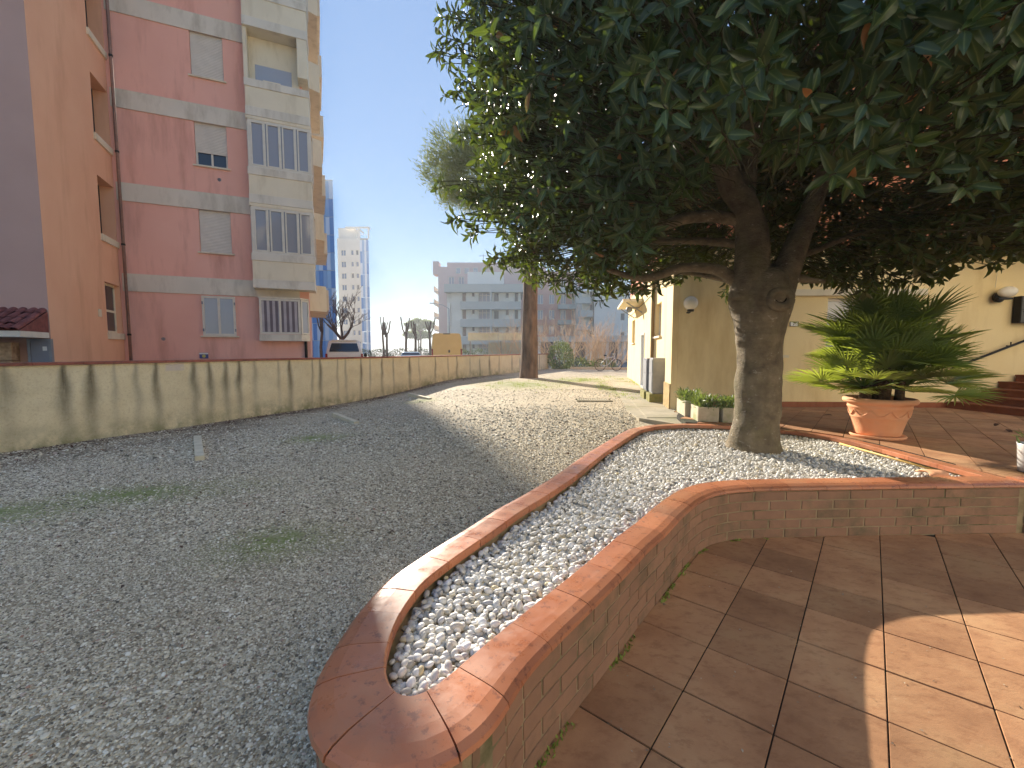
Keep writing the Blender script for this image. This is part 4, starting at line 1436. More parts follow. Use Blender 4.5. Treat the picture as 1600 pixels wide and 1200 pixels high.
P2 = thing('grey_block', 'pale grey-green apartment block with long balconies behind the yellow van', 'building', (-10.4, 70, 0))
g_ops = []
for k in range(4):
    zb = 1.05 + 2.74 * k
    g_ops += [(2.45, 3.1, zb, zb + 1.95), (4.0, 4.45, zb + 0.8, zb + 1.55), (5.1, 6.9, zb, zb + 2.0), (7.5, 8.3, zb, zb + 1.4), (9.4, 9.9, zb + 0.6, zb + 1.5), (10.8, 11.4, zb, zb + 1.9)]
wall_panel(MB(), 0.7, 11.8, 0, 10.65, g_ops, 0.4).build('facade', MT['far_grey'], P2)
MB().box(0, 11.8, 0.45, 10, 0, 10.6).build('body', MT['far_grey'], P2)
MB().box(-0.2, 12.2, -1.1, 9, 10.66, 11.9).build('roof_fascia', MT['far_rail'], P2)
MB().box(3.2, 9.0, 1.5, 8, 11.9, 14.2).build('roof_house', MT['far_white'], P2)
for i, (a, b, c, d_) in enumerate(g_ops):
    window(P2, a, b, c, d_, 0.3, pane=MT['far_glass_dark'] if i % 6 != 2 else MT['glass_pale'], mull=2 if i % 6 == 2 else 0, w=0.07,
           fr=MT['frame_white'] if i % 6 == 2 else MT['far_rail'], trans=((c + d_) / 2,) if i % 6 == 2 else ())
for k in range(3):
    MB().box(2.3, 11.8, -1.1, -0.02, 2.5 + 2.74 * k, 3.72 + 2.74 * k).build('balcony', MT['far_rail'], P2)
MB().box(0.15, 0.62, -0.3, 0.44, 5.5, 9.0).build('stair_panel', MT['far_white'], P2)
MB().box(6.95, 7.2, -1.15, 0.0, 0.0, 10.65).build('pier', MT['far_rail'], P2)

P3 = thing('red_block', 'dusty red apartment block with white windows behind the bare shrubs', 'building', (3.0, 79, 0))
r_ops = [(1.6 + 2.05 * q, 2.6 + 2.05 * q, 1.6 + 2.75 * k, 3.3 + 2.75 * k) for k in range(5) for q in range(5)]
wall_panel(MB(), 0, 13, 0, 15.6, r_ops, 0.3).build('facade', MT['far_red'], P3)
MB().box(0, 13, 0.35, 10, 0, 15.5).build('body', MT['far_red'], P3)
for i, (a, b, c, d_) in enumerate(r_ops):
    window(P3, a, b, c, d_, 0.2, pane=MT['glass_pale'], mull=1, w=0.1)
for k in range(4):
    MB().box(5.2, 9.2, -1.2, -0.02, 3.4 + 2.75 * k, 4.2 + 2.75 * k).build('balcony', MT['far_rail'], P3)

P4 = thing('white_block', 'plain pale block with rounded corner balconies left of the yellow house', 'building', (10.7, 70, 0))
wall_panel(MB(), 2.35, 13.0, 0, 11.9, [(6.6, 7.3, 6.3 - 3.0 * k, 7.5 - 3.0 * k) for k in range(2)] + [(9.4, 10.2, 6.3, 7.5)], 0.2).build('facade', MT['far_white'], P4)
MB().box(2.35, 13.0, 0.22, 10, 0, 11.8).build('body', MT['far_white'], P4)
window(P4, 6.6, 7.3, 6.3, 7.5, 0.15, pane=MT['far_glass_dark'], mull=0, w=0.08)
window(P4, 6.6, 7.3, 3.3, 4.5, 0.15, pane=MT['far_glass_dark'], mull=0, w=0.08)
window(P4, 9.4, 10.2, 6.3, 7.5, 0.15, pane=MT['far_glass_dark'], mull=0, w=0.08)
MB().box(0.6, 2.34, 1.2, 9, 0, 11.0).build('corner_body', MT['far_grey'], P4)
MB().add([(0.3, 0, 11.01), (2.5, -0.4, 11.01), (2.5, 4, 12.4), (0.3, 4, 12.2), (0.3, 0, 10.9), (2.5, -0.4, 10.9)], [(0, 1, 2, 3), (4, 5, 1, 0)]).build('roof', MT['far_white'], P4)
for k in range(4):
    zb = 2.7 + 2.1 * k
    arc = [(0.0, 1.15), (0.0, 0.4), (0.15, 0.05), (0.45, -0.15), (2.1, -0.2), (2.33, 0.0), (2.33, 1.15)]
    MB().prism([(x_ - (0.5 if k % 2 else 0), y_) for x_, y_ in arc], zb, zb + 1.0).build('balcony', MT['far_rail'], P4)
    MB().box(1.9, 2.2, 1.1, 1.19, zb + 1.0, zb + 2.0).build('window', MT['far_glass_dark'], P4)
MB().tube([(2.3, -0.05, 0), (2.3, -0.05, 11.8)], 0.06, 6).build('downpipe', MT['metal_dark'], P4)
MB().box(3.5, 12.0, -0.9, -0.03, 2.9, 3.9).build('balcony', MT['far_rail'], P4)

# flat concrete walkway roof in front of the far blocks
PO = thing('covered_walkway', 'long low flat-roofed walkway on columns behind the bare shrubs', 'walkway', (3.0, 55, 0))
MB().box(0, 14, 0, 3, 2.62, 3.27).build('roof', MT['far_rail'], PO)
MB().box(0, 14, -0.03, -0.005, 2.68, 2.74).build('gutter', MT['far_white'], PO)
for k in range(7):
    MB().box(0.3 + k * 2.15, 0.65 + k * 2.15, 0.3, 0.6, 0, 2.62).build('column', MT['far_white'], PO)
for k in range(7):
    MB().box(0.7 + k * 2.15, 2.4 + k * 2.15, 2.7, 2.9, 0, 2.62).build('back_panel', MT['far_grey'] if k % 2 else MT['far_glass_dark'], PO)

# parking shelter with pale translucent roof edge
SH = thing('parking_shelter', 'parking shelter with yellowish translucent roof panels behind the street wall', 'shelter', (-3.43, 34, 0))
MT['opal_sheet'] = M('opal_sheet', C(232, 220, 176), C(214, 200, 150), rough=0.5, scale=2, bump=0.1, bscale=6)
for k, (a, b) in enumerate(((0, 2.33), (2.36, 2.72), (2.75, 5.32))):
    MB().add([(a, 0, 2.32), (b, 0, 2.32), (b, 0.25, 2.86), (a, 0.25, 2.86), (a, 3.5, 2.92), (b, 3.5, 2.92), (a, 0.25, 2.80), (b, 0.25, 2.80)],
             [(0, 1, 2, 3), (3, 2, 5, 4), (0, 6, 7, 1)]).build('roof_panel', MT['opal_sheet'], SH)
MB().box(-0.05, 5.37, -0.02, 0.04, 2.24, 2.31).build('gutter', MT['far_rail'], SH)
MB().box(-0.05, 5.37, 0.2, 0.3, 2.87, 2.93).build('ridge', MT['frame_white'], SH)
for x_ in (0.1, 2.5, 5.1):
    MB().box(x_, x_ + 0.1, 0.3, 0.4, 0, 2.24).build('post', MT['metal_grey'], SH)
MB().box(1.4, 5.1, 3.3, 3.4, 0, 2.2).build('back_panel', MT['far_rail'], SH)

# ------------------------------------------------------------------ leaves
def leaf_template(width=0.38, fold=0.10, curl=0.22, rows=5):
    """leaf of length 1 along +Y, upper side +Z; returns verts, faces"""
    vs, fs = [], []
    for i in range(rows + 1):
        t_ = i / rows
        w = width * 0.5 * (math.sin(math.pi * min(1, t_ ** 0.85)) ** 0.8) if 0 < i < rows else 0.012
        z = -curl * t_ ** 2
        vs += [(-w, t_, z + fold * w / (width * 0.5)), (0, t_, z), (w, t_, z + fold * w / (width * 0.5))]
    for i in range(rows):
        a = i * 3
        fs += [(a, a + 1, a + 4, a + 3), (a + 1, a + 2, a + 5, a + 4)]
    return np.array(vs), fs


def frames_from(dirs, norms):
    d = dirs / np.linalg.norm(dirs, axis=1)[:, None]
    nrm = norms - (norms * d).sum(1)[:, None] * d
    nrm /= np.linalg.norm(nrm, axis=1)[:, None] + 1e-9
    x = np.cross(d, nrm)
    return np.stack([x, d, nrm], 2)          # columns


def leaves_mesh(name, pos, dirs, norms, lens, tpl, tints=None):
    v0, f0 = tpl
    Rm = frames_from(dirs, norms)
    if v0.ndim == 3:                      # one template per leaf
        V = np.einsum('nij,nvj->nvi', Rm, v0) * lens[:, None, None] + pos[:, None, :]
        v0 = v0[0]
    else:
        V = np.einsum('nij,vj->nvi', Rm, v0) * lens[:, None, None] + pos[:, None, :]
    n_, m_ = len(pos), len(v0)
    F = (np.array(f0)[None] + (np.arange(n_) * m_)[:, None, None]).reshape(-1, 4)
    me = bpy.data.meshes.new(name)
    me.vertices.add(n_ * m_)
    me.vertices.foreach_set('co', V.astype(np.float32).ravel())
    me.loops.add(F.size)
    me.polygons.add(len(F))
    me.loops.foreach_set('vertex_index', F.astype(np.int32).ravel())
    me.polygons.foreach_set('loop_start', np.arange(0, F.size, 4, dtype=np.int32))
    me.update(calc_edges=True)
    if tints is not None:
        a = me.attributes.new('tint', 'FLOAT', 'POINT')
        a.data.foreach_set('value', np.repeat(tints, m_).astype(np.float32))
    a = me.attributes.new('rib', 'FLOAT', 'POINT')
    a.data.foreach_set('value', np.tile((np.arange(m_) % 3 == 1).astype(np.float32), n_))
    me.shade_smooth()
    return me


def unit(v_):
    return v_ / (np.linalg.norm(v_, axis=-1, keepdims=True) + 1e-9)


# ------------------------------------------------------------------ magnolia
mag = thing('magnolia_tree', 'large magnolia tree with dark glossy leaves growing from the white pebble bed', 'tree', (TRUNK[0], TRUNK[1], 0.30))
tx, ty, tz = TRUNK[0], TRUNK[1], 0.30
L_ = lambda x, y, z: (x - tx, y - ty, z - tz)
tr = MB()
prof = [(0.28, 0.315), (0.36, 0.285), (0.45, 0.262), (0.7, 0.245), (1.0, 0.235), (1.3, 0.228), (1.55, 0.24), (1.75, 0.268), (1.92, 0.30), (2.08, 0.318), (2.2, 0.31), (2.32, 0.27), (2.40, 0.20)]
pth, rad = [], []
for i in range(len(prof) - 1):
    for q in range(4):
        f = q / 4
        z = prof[i][0] + (prof[i + 1][0] - prof[i][0]) * f
        r = prof[i][1] + (prof[i + 1][1] - prof[i][1]) * f
        pth.append(L_(tx + 0.015 * math.sin(z * 2.1) - 0.02 * max(0, 1 - z), ty + 0.02 * math.cos(z * 1.7), z))
        rad.append(r)
tr.tube(pth, rad, 40, True, 0.13, 3.0)
tro = tr.build('trunk', MT['bark_magnolia'], mag, smooth=True)
limbs = [([(2.62, 4.92, 2.05), (2.64, 4.90, 2.35), (2.66, 4.92, 2.72), (2.56, 4.95, 3.09), (2.38, 4.98, 3.42), (2.1, 4.9, 4.2), (1.7, 4.7, 5.2)], [.20, .185, .165, .145, .12, .09, .05]),
         ([(2.94, 4.90, 2.08), (2.99, 4.86, 2.30), (3.08, 4.86, 2.58), (3.24, 4.9, 2.94), (3.5, 4.95, 3.6), (3.9, 4.9, 4.7)], [.17, .15, .125, .10, .08, .05]),
         ([(2.80, 5.12, 2.10), (2.80, 5.22, 2.6), (2.76, 5.3, 3.2), (2.85, 5.4, 4.3), (2.9, 5.3, 5.6)], [.17, .14, .12, .09, .05]),
         ([(2.55, 4.95, 2.25), (2.3, 4.95, 2.40), (1.9, 4.93, 2.42), (1.45, 4.9, 2.30), (0.9, 4.8, 2.42)], [.075, .06, .05, .042, .02]),
         ([(2.58, 4.98, 2.95), (2.25, 5.0, 3.0), (1.9, 4.95, 2.96), (1.5, 4.9, 2.84), (0.9, 4.6, 2.95), (0.3, 4.4, 3.2)], [.08, .068, .06, .05, .035, .02]),
         ([(2.62, 5.05, 2.7), (2.2, 5.2, 2.78), (1.75, 5.3, 2.80), (1.2, 5.5, 2.9)], [.05, .042, .036, .02]),
         ([(3.10, 4.90, 2.52), (3.4, 4.95, 2.62), (3.79, 5.0, 2.78), (4.4, 5.0, 2.95), (5.2, 4.9, 3.1)], [.04, .034, .03, .022, .012]),
         ([(3.02, 4.86, 2.35), (3.2, 4.84, 2.28), (3.4, 4.8, 2.25)], [.045, .04, .02]),
         ([(2.62, 5.1, 2.3), (2.3, 5.7, 2.5), (1.9, 6.3, 2.6)], [.05, .035, .015]),
         ([(3.0, 5.1, 2.4), (3.4, 5.8, 2.6), (3.9, 6.4, 2.9)], [.05, .035, .015])]
for pts, rr in limbs:
    # refine with Catmull-Rom so the limbs bend smoothly
    P_ = [Vector(p_) for p_ in pts]
    P_ = [P_[0] * 2 - P_[1]] + P_ + [P_[-1] * 2 - P_[-2]]
    fine, fr_ = [], []
    for i in range(1, len(P_) - 2):
        for q in range(5):
            t_ = q / 5
            p0, p1, p2, p3 = P_[i - 1:i + 3]
            fine.append(L_(*(0.5 * ((2 * p1) + (-p0 + p2) * t_ + (2 * p0 - 5 * p1 + 4 * p2 - p3) * t_ ** 2 + (-p0 + 3 * p1 - 3 * p2 + p3) * t_ ** 3))))
            fr_.append(rr[i - 1] + (rr[i] - rr[i - 1]) * t_)
    fine.append(L_(*pts[-1]))
    fr_.append(rr[-1])
    MB().tube(fine, fr_, 16, True, 0.12, len(fine) * 1.7).build('limb', MT['bark_magnolia'], mag, smooth=True)
# knot with its hollow on the near side of the fork
kn = MB()
ring = []
for k in range(20):
    a = 2 * math.pi * k / 20
    ring.append((0.105 * math.cos(a), 0, 0.085 * math.sin(a)))
ring.append(ring[0])
kn.tube(ring, 0.045, 8, False, 0.25, 9)
kno = kn.build('knot', MT['bark_magnolia'], mag, smooth=True, loc=(0.02, -0.325, 1.74), rot=(R(-6), 0, 0))
MB().lathe([(0.075, -0.06), (0.072, 0.012), (0.045, 0.01), (0.02, 0.0)], 16).build('hollow', M('hollow_dark', C(34, 26, 20), rough=1, bump=0), kno, rot=(R(90), 0, 0))

CC = np.array([2.75, 4.95, 4.55])


def crown_r(p):
    """1 on the crown surface; uneven radius"""
    q = p - CC
    h = np.hypot(q[:, 0], q[:, 1])
    ang = np.arctan2(q[:, 1], q[:, 0])
    rh = 3.45 + 0.16 * np.sin(3 * ang + 1) + 0.12 * np.sin(7 * ang + 2)
    rh = np.where(q[:, 1] > 0, rh * (1 - 0.12 * np.clip(q[:, 1] / 3, 0, 1)), rh)
    rz = np.where(q[:, 2] < 0, 2.36 + 0.08 * np.sin(5 * ang), 2.7)
    e_ = np.where(q[:, 2] < 0, 3.6, 2.4)
    return ((h / rh) ** e_ + (np.abs(q[:, 2]) / rz) ** e_) ** (1 / e_)


tips = []
while sum(len(t_) for t_ in tips) < 9800:
    p_ = CC + rng.uniform(-1, 1, (4000, 3)) * np.array([3.8, 3.8, 2.9])
    r = crown_r(p_)
    lump = np.array([noise.noise(Vector(tuple(v_ * 1.1))) for v_ in p_])
    ok = (r < 1.0 + 0.10 * lump) & (rng.uniform(0, 1, len(p_)) < np.maximum(np.clip((r - 0.30) / 0.55, 0.08, 1) ** 1.5, 0.95 * (p_[:, 1] > 5.3)))
    q = p_ - np.array([tx, ty, 0])
    h = np.hypot(q[:, 0], q[:, 1])
    hollow = (h < 2.35) & (p_[:, 1] < ty + 0.45) & (q[:, 0] > -1.5) & (q[:, 0] < 0.85) & (p_[:, 2] < 3.42 - 0.36 * h)
    core_h = (h < 0.9) & (p_[:, 2] < 3.3)
    mid_ = np.clip(1 - np.abs(p_[:, 0] - 0.53 * p_[:, 1]) / 0.9, 0, 1)          # a clear view under the boughs towards the fork
    fore = (p_[:, 1] < 4.4) & (p_[:, 2] < 1.62 + (0.17 + 0.22 * np.minimum(1, 1.6 * mid_)) * p_[:, 1] + 0.12 * lump)
    back_low = (p_[:, 1] > 5.3) & (p_[:, 0] > 1.9) & (p_[:, 0] < 3.3) & (p_[:, 2] < 2.62)
    ok &= ~hollow & ~core_h & ~fore & ~back_low & (p_[:, 1] < 8.05)
    tips.append(p_[ok])
tips = np.concatenate(tips)
# extra sprays that stick out on the left edge and below
extra = np.array([[-0.86, 5.0, 4.75], [-0.78, 5.1, 4.35], [-0.70, 4.9, 5.1], [-0.62, 5.2, 3.9], [-0.55, 5.0, 3.2], [-0.50, 5.0, 2.85], [-0.25, 5.1, 2.55], [-0.30, 5.0, 2.45],
                  [0.1, 5.1, 2.4], [-0.9, 5.3, 3.4], [-0.66, 4.9, 2.95], [5.6, 4.9, 2.55], [5.2, 4.7, 2.4], [6.0, 5.0, 2.7], [4.9, 5.0, 2.3], [1.45, 5.6, 2.26], [1.1, 5.5, 2.2], [4.0, 5.4, 2.25]])
more = np.concatenate([extra + (CC - extra) * rng.uniform(0.02, 0.10, (len(extra), 1)) + rng.normal(0, 0.10, extra.shape) for _ in range(5)])
tips = np.concatenate([tips, extra, more])
out = unit((tips - CC) * np.array([1, 1, 0.8]) + rng.normal(0, 0.8, tips.shape) + np.array([0, 0, 0.35]))
pos, dirs, nrms, lens, tint, twig = [], [], [], [], [], []
for p_, a in zip(tips, out):
    ax = Vector(a)
    o1 = ax.orthogonal().normalized()
    o2 = ax.cross(o1)
    nl = random.randint(5, 8)
    ph = random.uniform(0, 6.28)
    tb = random.random()
    for k in range(nl):
        an = ph + k * 2.399
        th = R(28 + 62 * (1 - k / nl) + random.uniform(-12, 12))
        rad_ = o1 * math.cos(an) + o2 * math.sin(an)
        dd = ax * math.cos(th) + rad_ * math.sin(th) + Vector((0, 0, -0.22))
        nn_ = ax * math.sin(th) - rad_ * math.cos(th) + Vector((random.gauss(0, .25), random.gauss(0, .25), random.gauss(0, .25)))
        st_ = Vector(p_) - ax * (0.10 * (1 - k / nl))
        pos.append(tuple(st_ + rad_ * 0.012))
        dirs.append(tuple(dd))
        nrms.append(tuple(nn_))
        lens.append(random.uniform(0.088, 0.150))
        tint.append(0.5 * tb + 0.5 * random.random())
    twig.append((Vector(p_), ax))
pos, dirs, nrms, lens, tint = map(np.array, (pos, dirs, nrms, lens, tint))
tint = np.where(rng.uniform(0, 1, len(tint)) < 0.012, 1.6, tint)
tpl = leaf_template()
# the 300 leaves that show largest become parts of their own, the rest stay one part
depth = pos[:, 1]
px = pos[:, 0] / np.maximum(depth, 0.1)
pz = (pos[:, 2] - 1.5) / np.maximum(depth, 0.1)
vis = (np.abs(px) < 1.17) & (pz < 0.88) & (depth > 0.4)
# nearest along each small solid angle, so they are really in front
score = np.where(vis, lens / depth, 0)
bins = {}
for i in np.argsort(-score):
    if score[i] <= 0:
        break
    key = (int(px[i] * 24), int(pz[i] * 24))
    if bins.get(key, 0) < 1:
        bins[key] = bins.get(key, 0) + 1
        bins.setdefault('sel', []).append(i)
    if len(bins.get('sel', [])) >= 300:
        break
sel = np.array(bins['sel'])
mask = np.ones(len(pos), bool)
mask[sel] = False
off0 = np.array([tx, ty, tz])
tpls = [leaf_template(0.36, 0.10, 0.16), leaf_template(0.42, 0.05, 0.34), leaf_template(0.33, 0.15, -0.10), leaf_template(0.40, 0.13, 0.5)]
for q, tp in enumerate(tpls):          # every leaf shape gets its own twist and wave
    v_ = tp[0]
    v_[:, 2] += 0.03 * np.sin(v_[:, 1] * (7 + 2 * q) + v_[:, 0] * 9)
    v_[:, 0] += (0.05, -0.08, 0.0, 0.10)[q] * v_[:, 1] ** 2
idx = np.nonzero(mask)[0]
variant = rng.integers(0, 4, len(pos))
tv = np.stack([tp[0] for tp in tpls])[variant[idx]]
cm = leaves_mesh('crown', pos[idx] - off0, dirs[idx], nrms[idx], lens[idx], (tv, tpls[0][1]), tint[idx])
cr = link('crown', cm, MT['magnolia_leaf'], mag)
kind(cr, 'stuff')
lms = []
for tp in tpls:
    lm = bpy.data.meshes.new('leaf')
    lm.from_pydata([tuple(v_) for v_ in tp[0]], [], tp[1])
    ra_ = lm.attributes.new('rib', 'FLOAT', 'POINT')
    ra_.data.foreach_set('value', (np.arange(len(tp[0])) % 3 == 1).astype(np.float32))
    lm.shade_smooth()
    lm.materials.append(MT['magnolia_leaf'])
    lms.append(lm)
Rm = frames_from(dirs[sel], nrms[sel])
for q, i in enumerate(sel):
    o = link('leaf', lms[variant[i]], None, mag, tuple(pos[i] - off0))
    o.rotation_euler = Matrix(Rm[q].tolist()).to_euler()
    o.scale = (lens[i],) * 3
tw = MB()
for p_, ax in twig:
    c0 = Vector((tx, ty, max(2.5, p_.z - 0.4)))
    back = p_ - ax * 0.28 + (c0 - p_).normalized() * 0.25
    tw.tube([L_(*(back + (c0 - back) * 0.03)), L_(*back), L_(*(p_ - ax * 0.1)), L_(*p_)], [0.005, 0.005, 0.0045, 0.0035], 4, False)
kind(tw.build('twigs', M('twig_bark', C(84, 82, 54), C(58, 54, 36), rough=0.8, bump=0), mag), 'stuff')

# ------------------------------------------------------------------ terracotta pot and fan palm
PX, PY, PZ = 4.55, 5.36, 0.43
pot = thing('terracotta_pot', 'large terracotta pot with rolled rim holding the fan palm', 'pot', (PX, PY, PZ))
pot.scale = (0.93, 0.93, 0.98)
MB().lathe([(0.20, 0.035), (0.235, 0.035), (0.245, 0.05), (0.262, 0.12), (0.30, 0.25), (0.306, 0.256), (0.310, 0.268), (0.306, 0.28), (0.335, 0.375), (0.342, 0.38), (0.344, 0.40), (0.338, 0.41),
            (0.352, 0.43), (0.36, 0.435), (0.385, 0.44), (0.398, 0.46), (0.396, 0.485), (0.38, 0.502), (0.355, 0.505), (0.345, 0.49), (0.33, 0.42)], 56).build('body', MT['terracotta'], pot, smooth=True)
MB().lathe([(0.25, 0.0), (0.29, 0.002), (0.305, 0.03), (0.295, 0.042), (0.26, 0.03)], 40).build('saucer', MT['terracotta'], pot, smooth=True)
MB().lathe([(0.01, 0.44), (0.33, 0.44), (0.335, 0.43)], 30).build('soil', MT['soil'], pot)
gar = MB()
for k in range(10):
    a0 = 2 * math.pi * k / 10
    pts = []
    for q in range(9):
        a = a0 + q / 8 * 2 * math.pi / 10
        z = 0.36 - 0.075 * math.sin(math.pi * q / 8)
        r = 0.262 + (z - 0.12) * 0.29 + 0.004
        pts.append((r * math.cos(a), r * math.sin(a), z))
    gar = MB().tube(pts, [0.004, 0.006, 0.008, 0.009, 0.009, 0.009, 0.008, 0.006, 0.004], 6).build('garland', MT['terracotta'], pot, smooth=True)

palm = thing('fan_palm', 'bushy Mediterranean fan palm with stiff fan fronds in the terracotta pot', 'palm', (PX, PY, PZ + 0.45))


def leaflet_tpl():
    vs, fs = [], []
    for i, (t_, w, z) in enumerate(((0, .007, 0), (.35, .030, .0), (.7, .024, -.01), (1.0, .002, -.06))):
        vs += [(-w, t_, z + w * 0.8), (0, t_, z), (w, t_, z + w * 0.8)]
    for i in range(3):
        a = i * 3
        fs += [(a, a + 1, a + 4, a + 3), (a + 1, a + 2, a + 5, a + 4)]
    return np.array(vs), fs


LT = leaflet_tpl()
FR = []
for stem_x, stem_y, n_f, h_s in ((0.0, 0.0, 46, 0.70), (-0.24, -0.04, 26, 0.2), (0.24, -0.1, 26, 0.24), (0.1, 0.15, 10, 0.3), (0.0, -0.2, 12, 0.3)):
    for k in range(n_f):
        az = k * 2.399 + random.uniform(-0.3, 0.3)
        el = R(84 - 90 * (k + 0.5) / n_f + random.uniform(-10, 10))
        FR.append((stem_x, stem_y, h_s * random.uniform(0.75, 1.0), az, el))
for sx, sy, hz, az, el in FR:
    ln = random.uniform(0.36, 0.58)
    d0 = Vector((math.cos(az) * math.cos(el), math.sin(az) * math.cos(el), math.sin(el)))
    p0 = Vector((sx, sy, hz))
    p1 = p0 + d0 * ln * 0.55
    p2 = p0 + d0 * ln + Vector((0, 0, -0.05 * math.cos(el)))
    d1 = (p2 - p1).normalized()
    nrm = Vector((-d1.x * d1.z, -d1.y * d1.z, 1 - d1.z ** 2))
    if nrm.length < 0.1:
        nrm = Vector((-math.cos(az), -math.sin(az), 0.2))
    nrm = (nrm.normalized() + Vector((random.gauss(0, .2), random.gauss(0, .2), 0))).normalized()
    side = d1.cross(nrm).normalized()
    nrm = side.cross(d1).normalized()
    nlf = 25
    ps_, ds_, ns_, ls_ = [], [], [], []
    R_f = random.uniform(0.36, 0.50)
    for q in range(nlf):
        an = R(-108 + 216 * q / (nlf - 1) + random.uniform(-2.5, 2.5))
        dd = d1 * math.cos(an) + side * math.sin(an) + nrm * (0.16 + 0.12 * math.cos(an))
        ps_.append(tuple(p2))
        ds_.append(tuple(dd))
        ns_.append(tuple(nrm + side * (-math.sin(an)) * 0.3))
        ls_.append(R_f * (0.72 + 0.28 * math.cos(an * 0.8)) * random.uniform(0.9, 1.08))
    me = leaves_mesh('frond', np.array(ps_), np.array(ds_), np.array(ns_), np.array(ls_), LT, np.full(nlf, random.uniform(0, 0.8)))
    fo_ = link('frond', me, MT['palm_leaf'], palm)
    MB().tube([p0, p1, p2], [0.011, 0.008, 0.006], 5, False).build('stalk', MT['palm_leaf'], fo_)
MT['palm_fibre'] = M('palm_fibre', C(112, 86, 58), C(62, 46, 32), rough=1, scale=30, bump=1, bscale=50, bdist=0.02)
MB().tube([(0, 0, -0.05), (0.01, 0, 0.3), (0.0, 0, 0.62)], [0.10, 0.11, 0.07], 18, True, 0.35, 2).build('stem', MT['palm_fibre'], palm, smooth=True)
MB().tube([(-0.2, -0.04, -0.05), (-0.22, -0.04, 0.2)], [0.06, 0.05], 12, True, 0.3, 4).build('stem', MT['palm_fibre'], palm, smooth=True)
MB().tube([(0.15, -0.1, -0.05), (0.16, -0.1, 0.25)], [0.06, 0.05], 12, True, 0.3, 6).build('stem', MT['palm_fibre'], palm, smooth=True)

# ------------------------------------------------------------------ plant troughs by the house corner
def tuft(parent, n, area, z, h, mat, name='foliage', lf=(0.05, 0.12), wid=0.22):
    ps_ = np.stack([rng.uniform(area[0], area[1], n), rng.uniform(area[2], area[3], n), z + h * rng.uniform(0, 1, n) ** 0.7], 1)
    c = np.array([(area[0] + area[1]) / 2, (area[2] + area[3]) / 2, z - 0.1])
    ds_ = unit(ps_ - c) + rng.normal(0, 0.45, ps_.shape) + np.array([0, 0, 0.3])
    ns_ = np.array([0, 0, 1.0]) + rng.normal(0, 0.5, ps_.shape)
    me = leaves_mesh(name, ps_, ds_, ns_, rng.uniform(*lf, n), leaf_template(wid, 0.03, 0.2, 3), rng.uniform(0, 1, n))
    return link(name, me, mat, parent)


for i, (x0, x1, y0, y1, h, lab) in enumerate(((2.86, 3.16, 7.02, 7.60, 0.25, 'white concrete trough with green plants, rearmost by the house corner'),
                                              (2.84, 3.14, 6.50, 6.92, 0.22, 'mossy concrete trough with green plants, middle of the three'),
                                              (3.17, 3.52, 6.42, 6.72, 0.22, 'pale concrete trough with green plants nearest the magnolia trunk'))):
    tg = thing('plant_trough', lab, 'trough', ((x0 + x1) / 2, (y0 + y1) / 2, 0.43), R(-8), 'concrete troughs by the house corner')
    w, d_ = (x1 - x0) / 2, (y1 - y0) / 2
    mb = MB()
    for a, b, c, e in ((-w, w, -d_, -d_ + 0.035), (-w, w, d_ - 0.035, d_), (-w, -w + 0.035, -d_ + 0.036, d_ - 0.036), (w - 0.035, w, -d_ + 0.036, d_ - 0.036)):
        mb = MB().box(a, b, c, e, 0.0, h)
        mb.build('side', MT['trough'], tg, bevel=0.005)
    MB().box(-w + 0.035, w - 0.035, -d_ + 0.035, d_ - 0.035, 0.0, h - 0.05).build('soil', MT['soil'], tg)
    pt = thing('trough_plant', ['low leafy green plant in the rearmost trough', 'low leafy green plant in the mossy middle trough', 'low leafy green plant in the trough nearest the trunk'][i],
               'plant', ((x0 + x1) / 2, (y0 + y1) / 2, 0.43 + h - 0.06), R(-8), 'plants in the troughs')
    kind(tuft(pt, 420, (-w, w, -d_, d_), 0.0, 0.17, MT['shrub_leaf']), 'stuff')

# ------------------------------------------------------------------ stone pine in the yard
pine = thing('stone_pine', 'tall pine with straight bark trunk in the yard, its crown behind the magnolia', 'tree', (0.70, 18.4, 0.18))
MB().tube([(0, 0, -0.1), (0.0, 0, 0.25), (0.02, 0, 1.2), (0.05, 0, 3), (0.1, 0, 6), (-0.1, 0, 9)], [0.46, 0.40, 0.36, 0.33, 0.28, 0.16], 28, True, 0.16, 5).build('trunk', MT['bark_pine'], pine, smooth=True)
for k in range(9):
    a = k * 0.72
    MB().tube([(0.05, 0, 6.3 + 0.15 * k), (1.2 * math.cos(a), 1.2 * math.sin(a), 7.4), (3.0 * math.cos(a), 3.0 * math.sin(a), 8.6)], [0.11, 0.08, 0.03], 7).build('limb', MT['bark_pine'], pine)


def needle_crown(n_cl, centre, rad_, per, ln, seed):
    r_ = np.random.default_rng(seed)
    d_ = unit(r_.normal(0, 1, (n_cl, 3)))
    d_[:, 2] = np.where(d_[:, 2] < 0, d_[:, 2] * 0.55, d_[:, 2])
    c = np.array(centre) + d_ * np.array(rad_) * r_.uniform(0.70, 1.04, (n_cl, 1))
    lump = np.array([noise.noise(Vector(tuple(v_ * 0.8))) for v_ in c])[:, None]
    c += d_ * lump * 0.5
    P_ = np.repeat(c, per, 0) + r_.normal(0, 0.17, (n_cl * per, 3))
    D_ = np.repeat(d_, per, 0) * 0.8 + r_.normal(0, 0.6, (n_cl * per, 3)) + np.array([0, 0, 0.5])
    return P_, D_, r_.normal(0, 1, P_.shape), ln * r_.uniform(0.7, 1.2, len(P_)), np.repeat(r_.uniform(0, 1, n_cl), per)


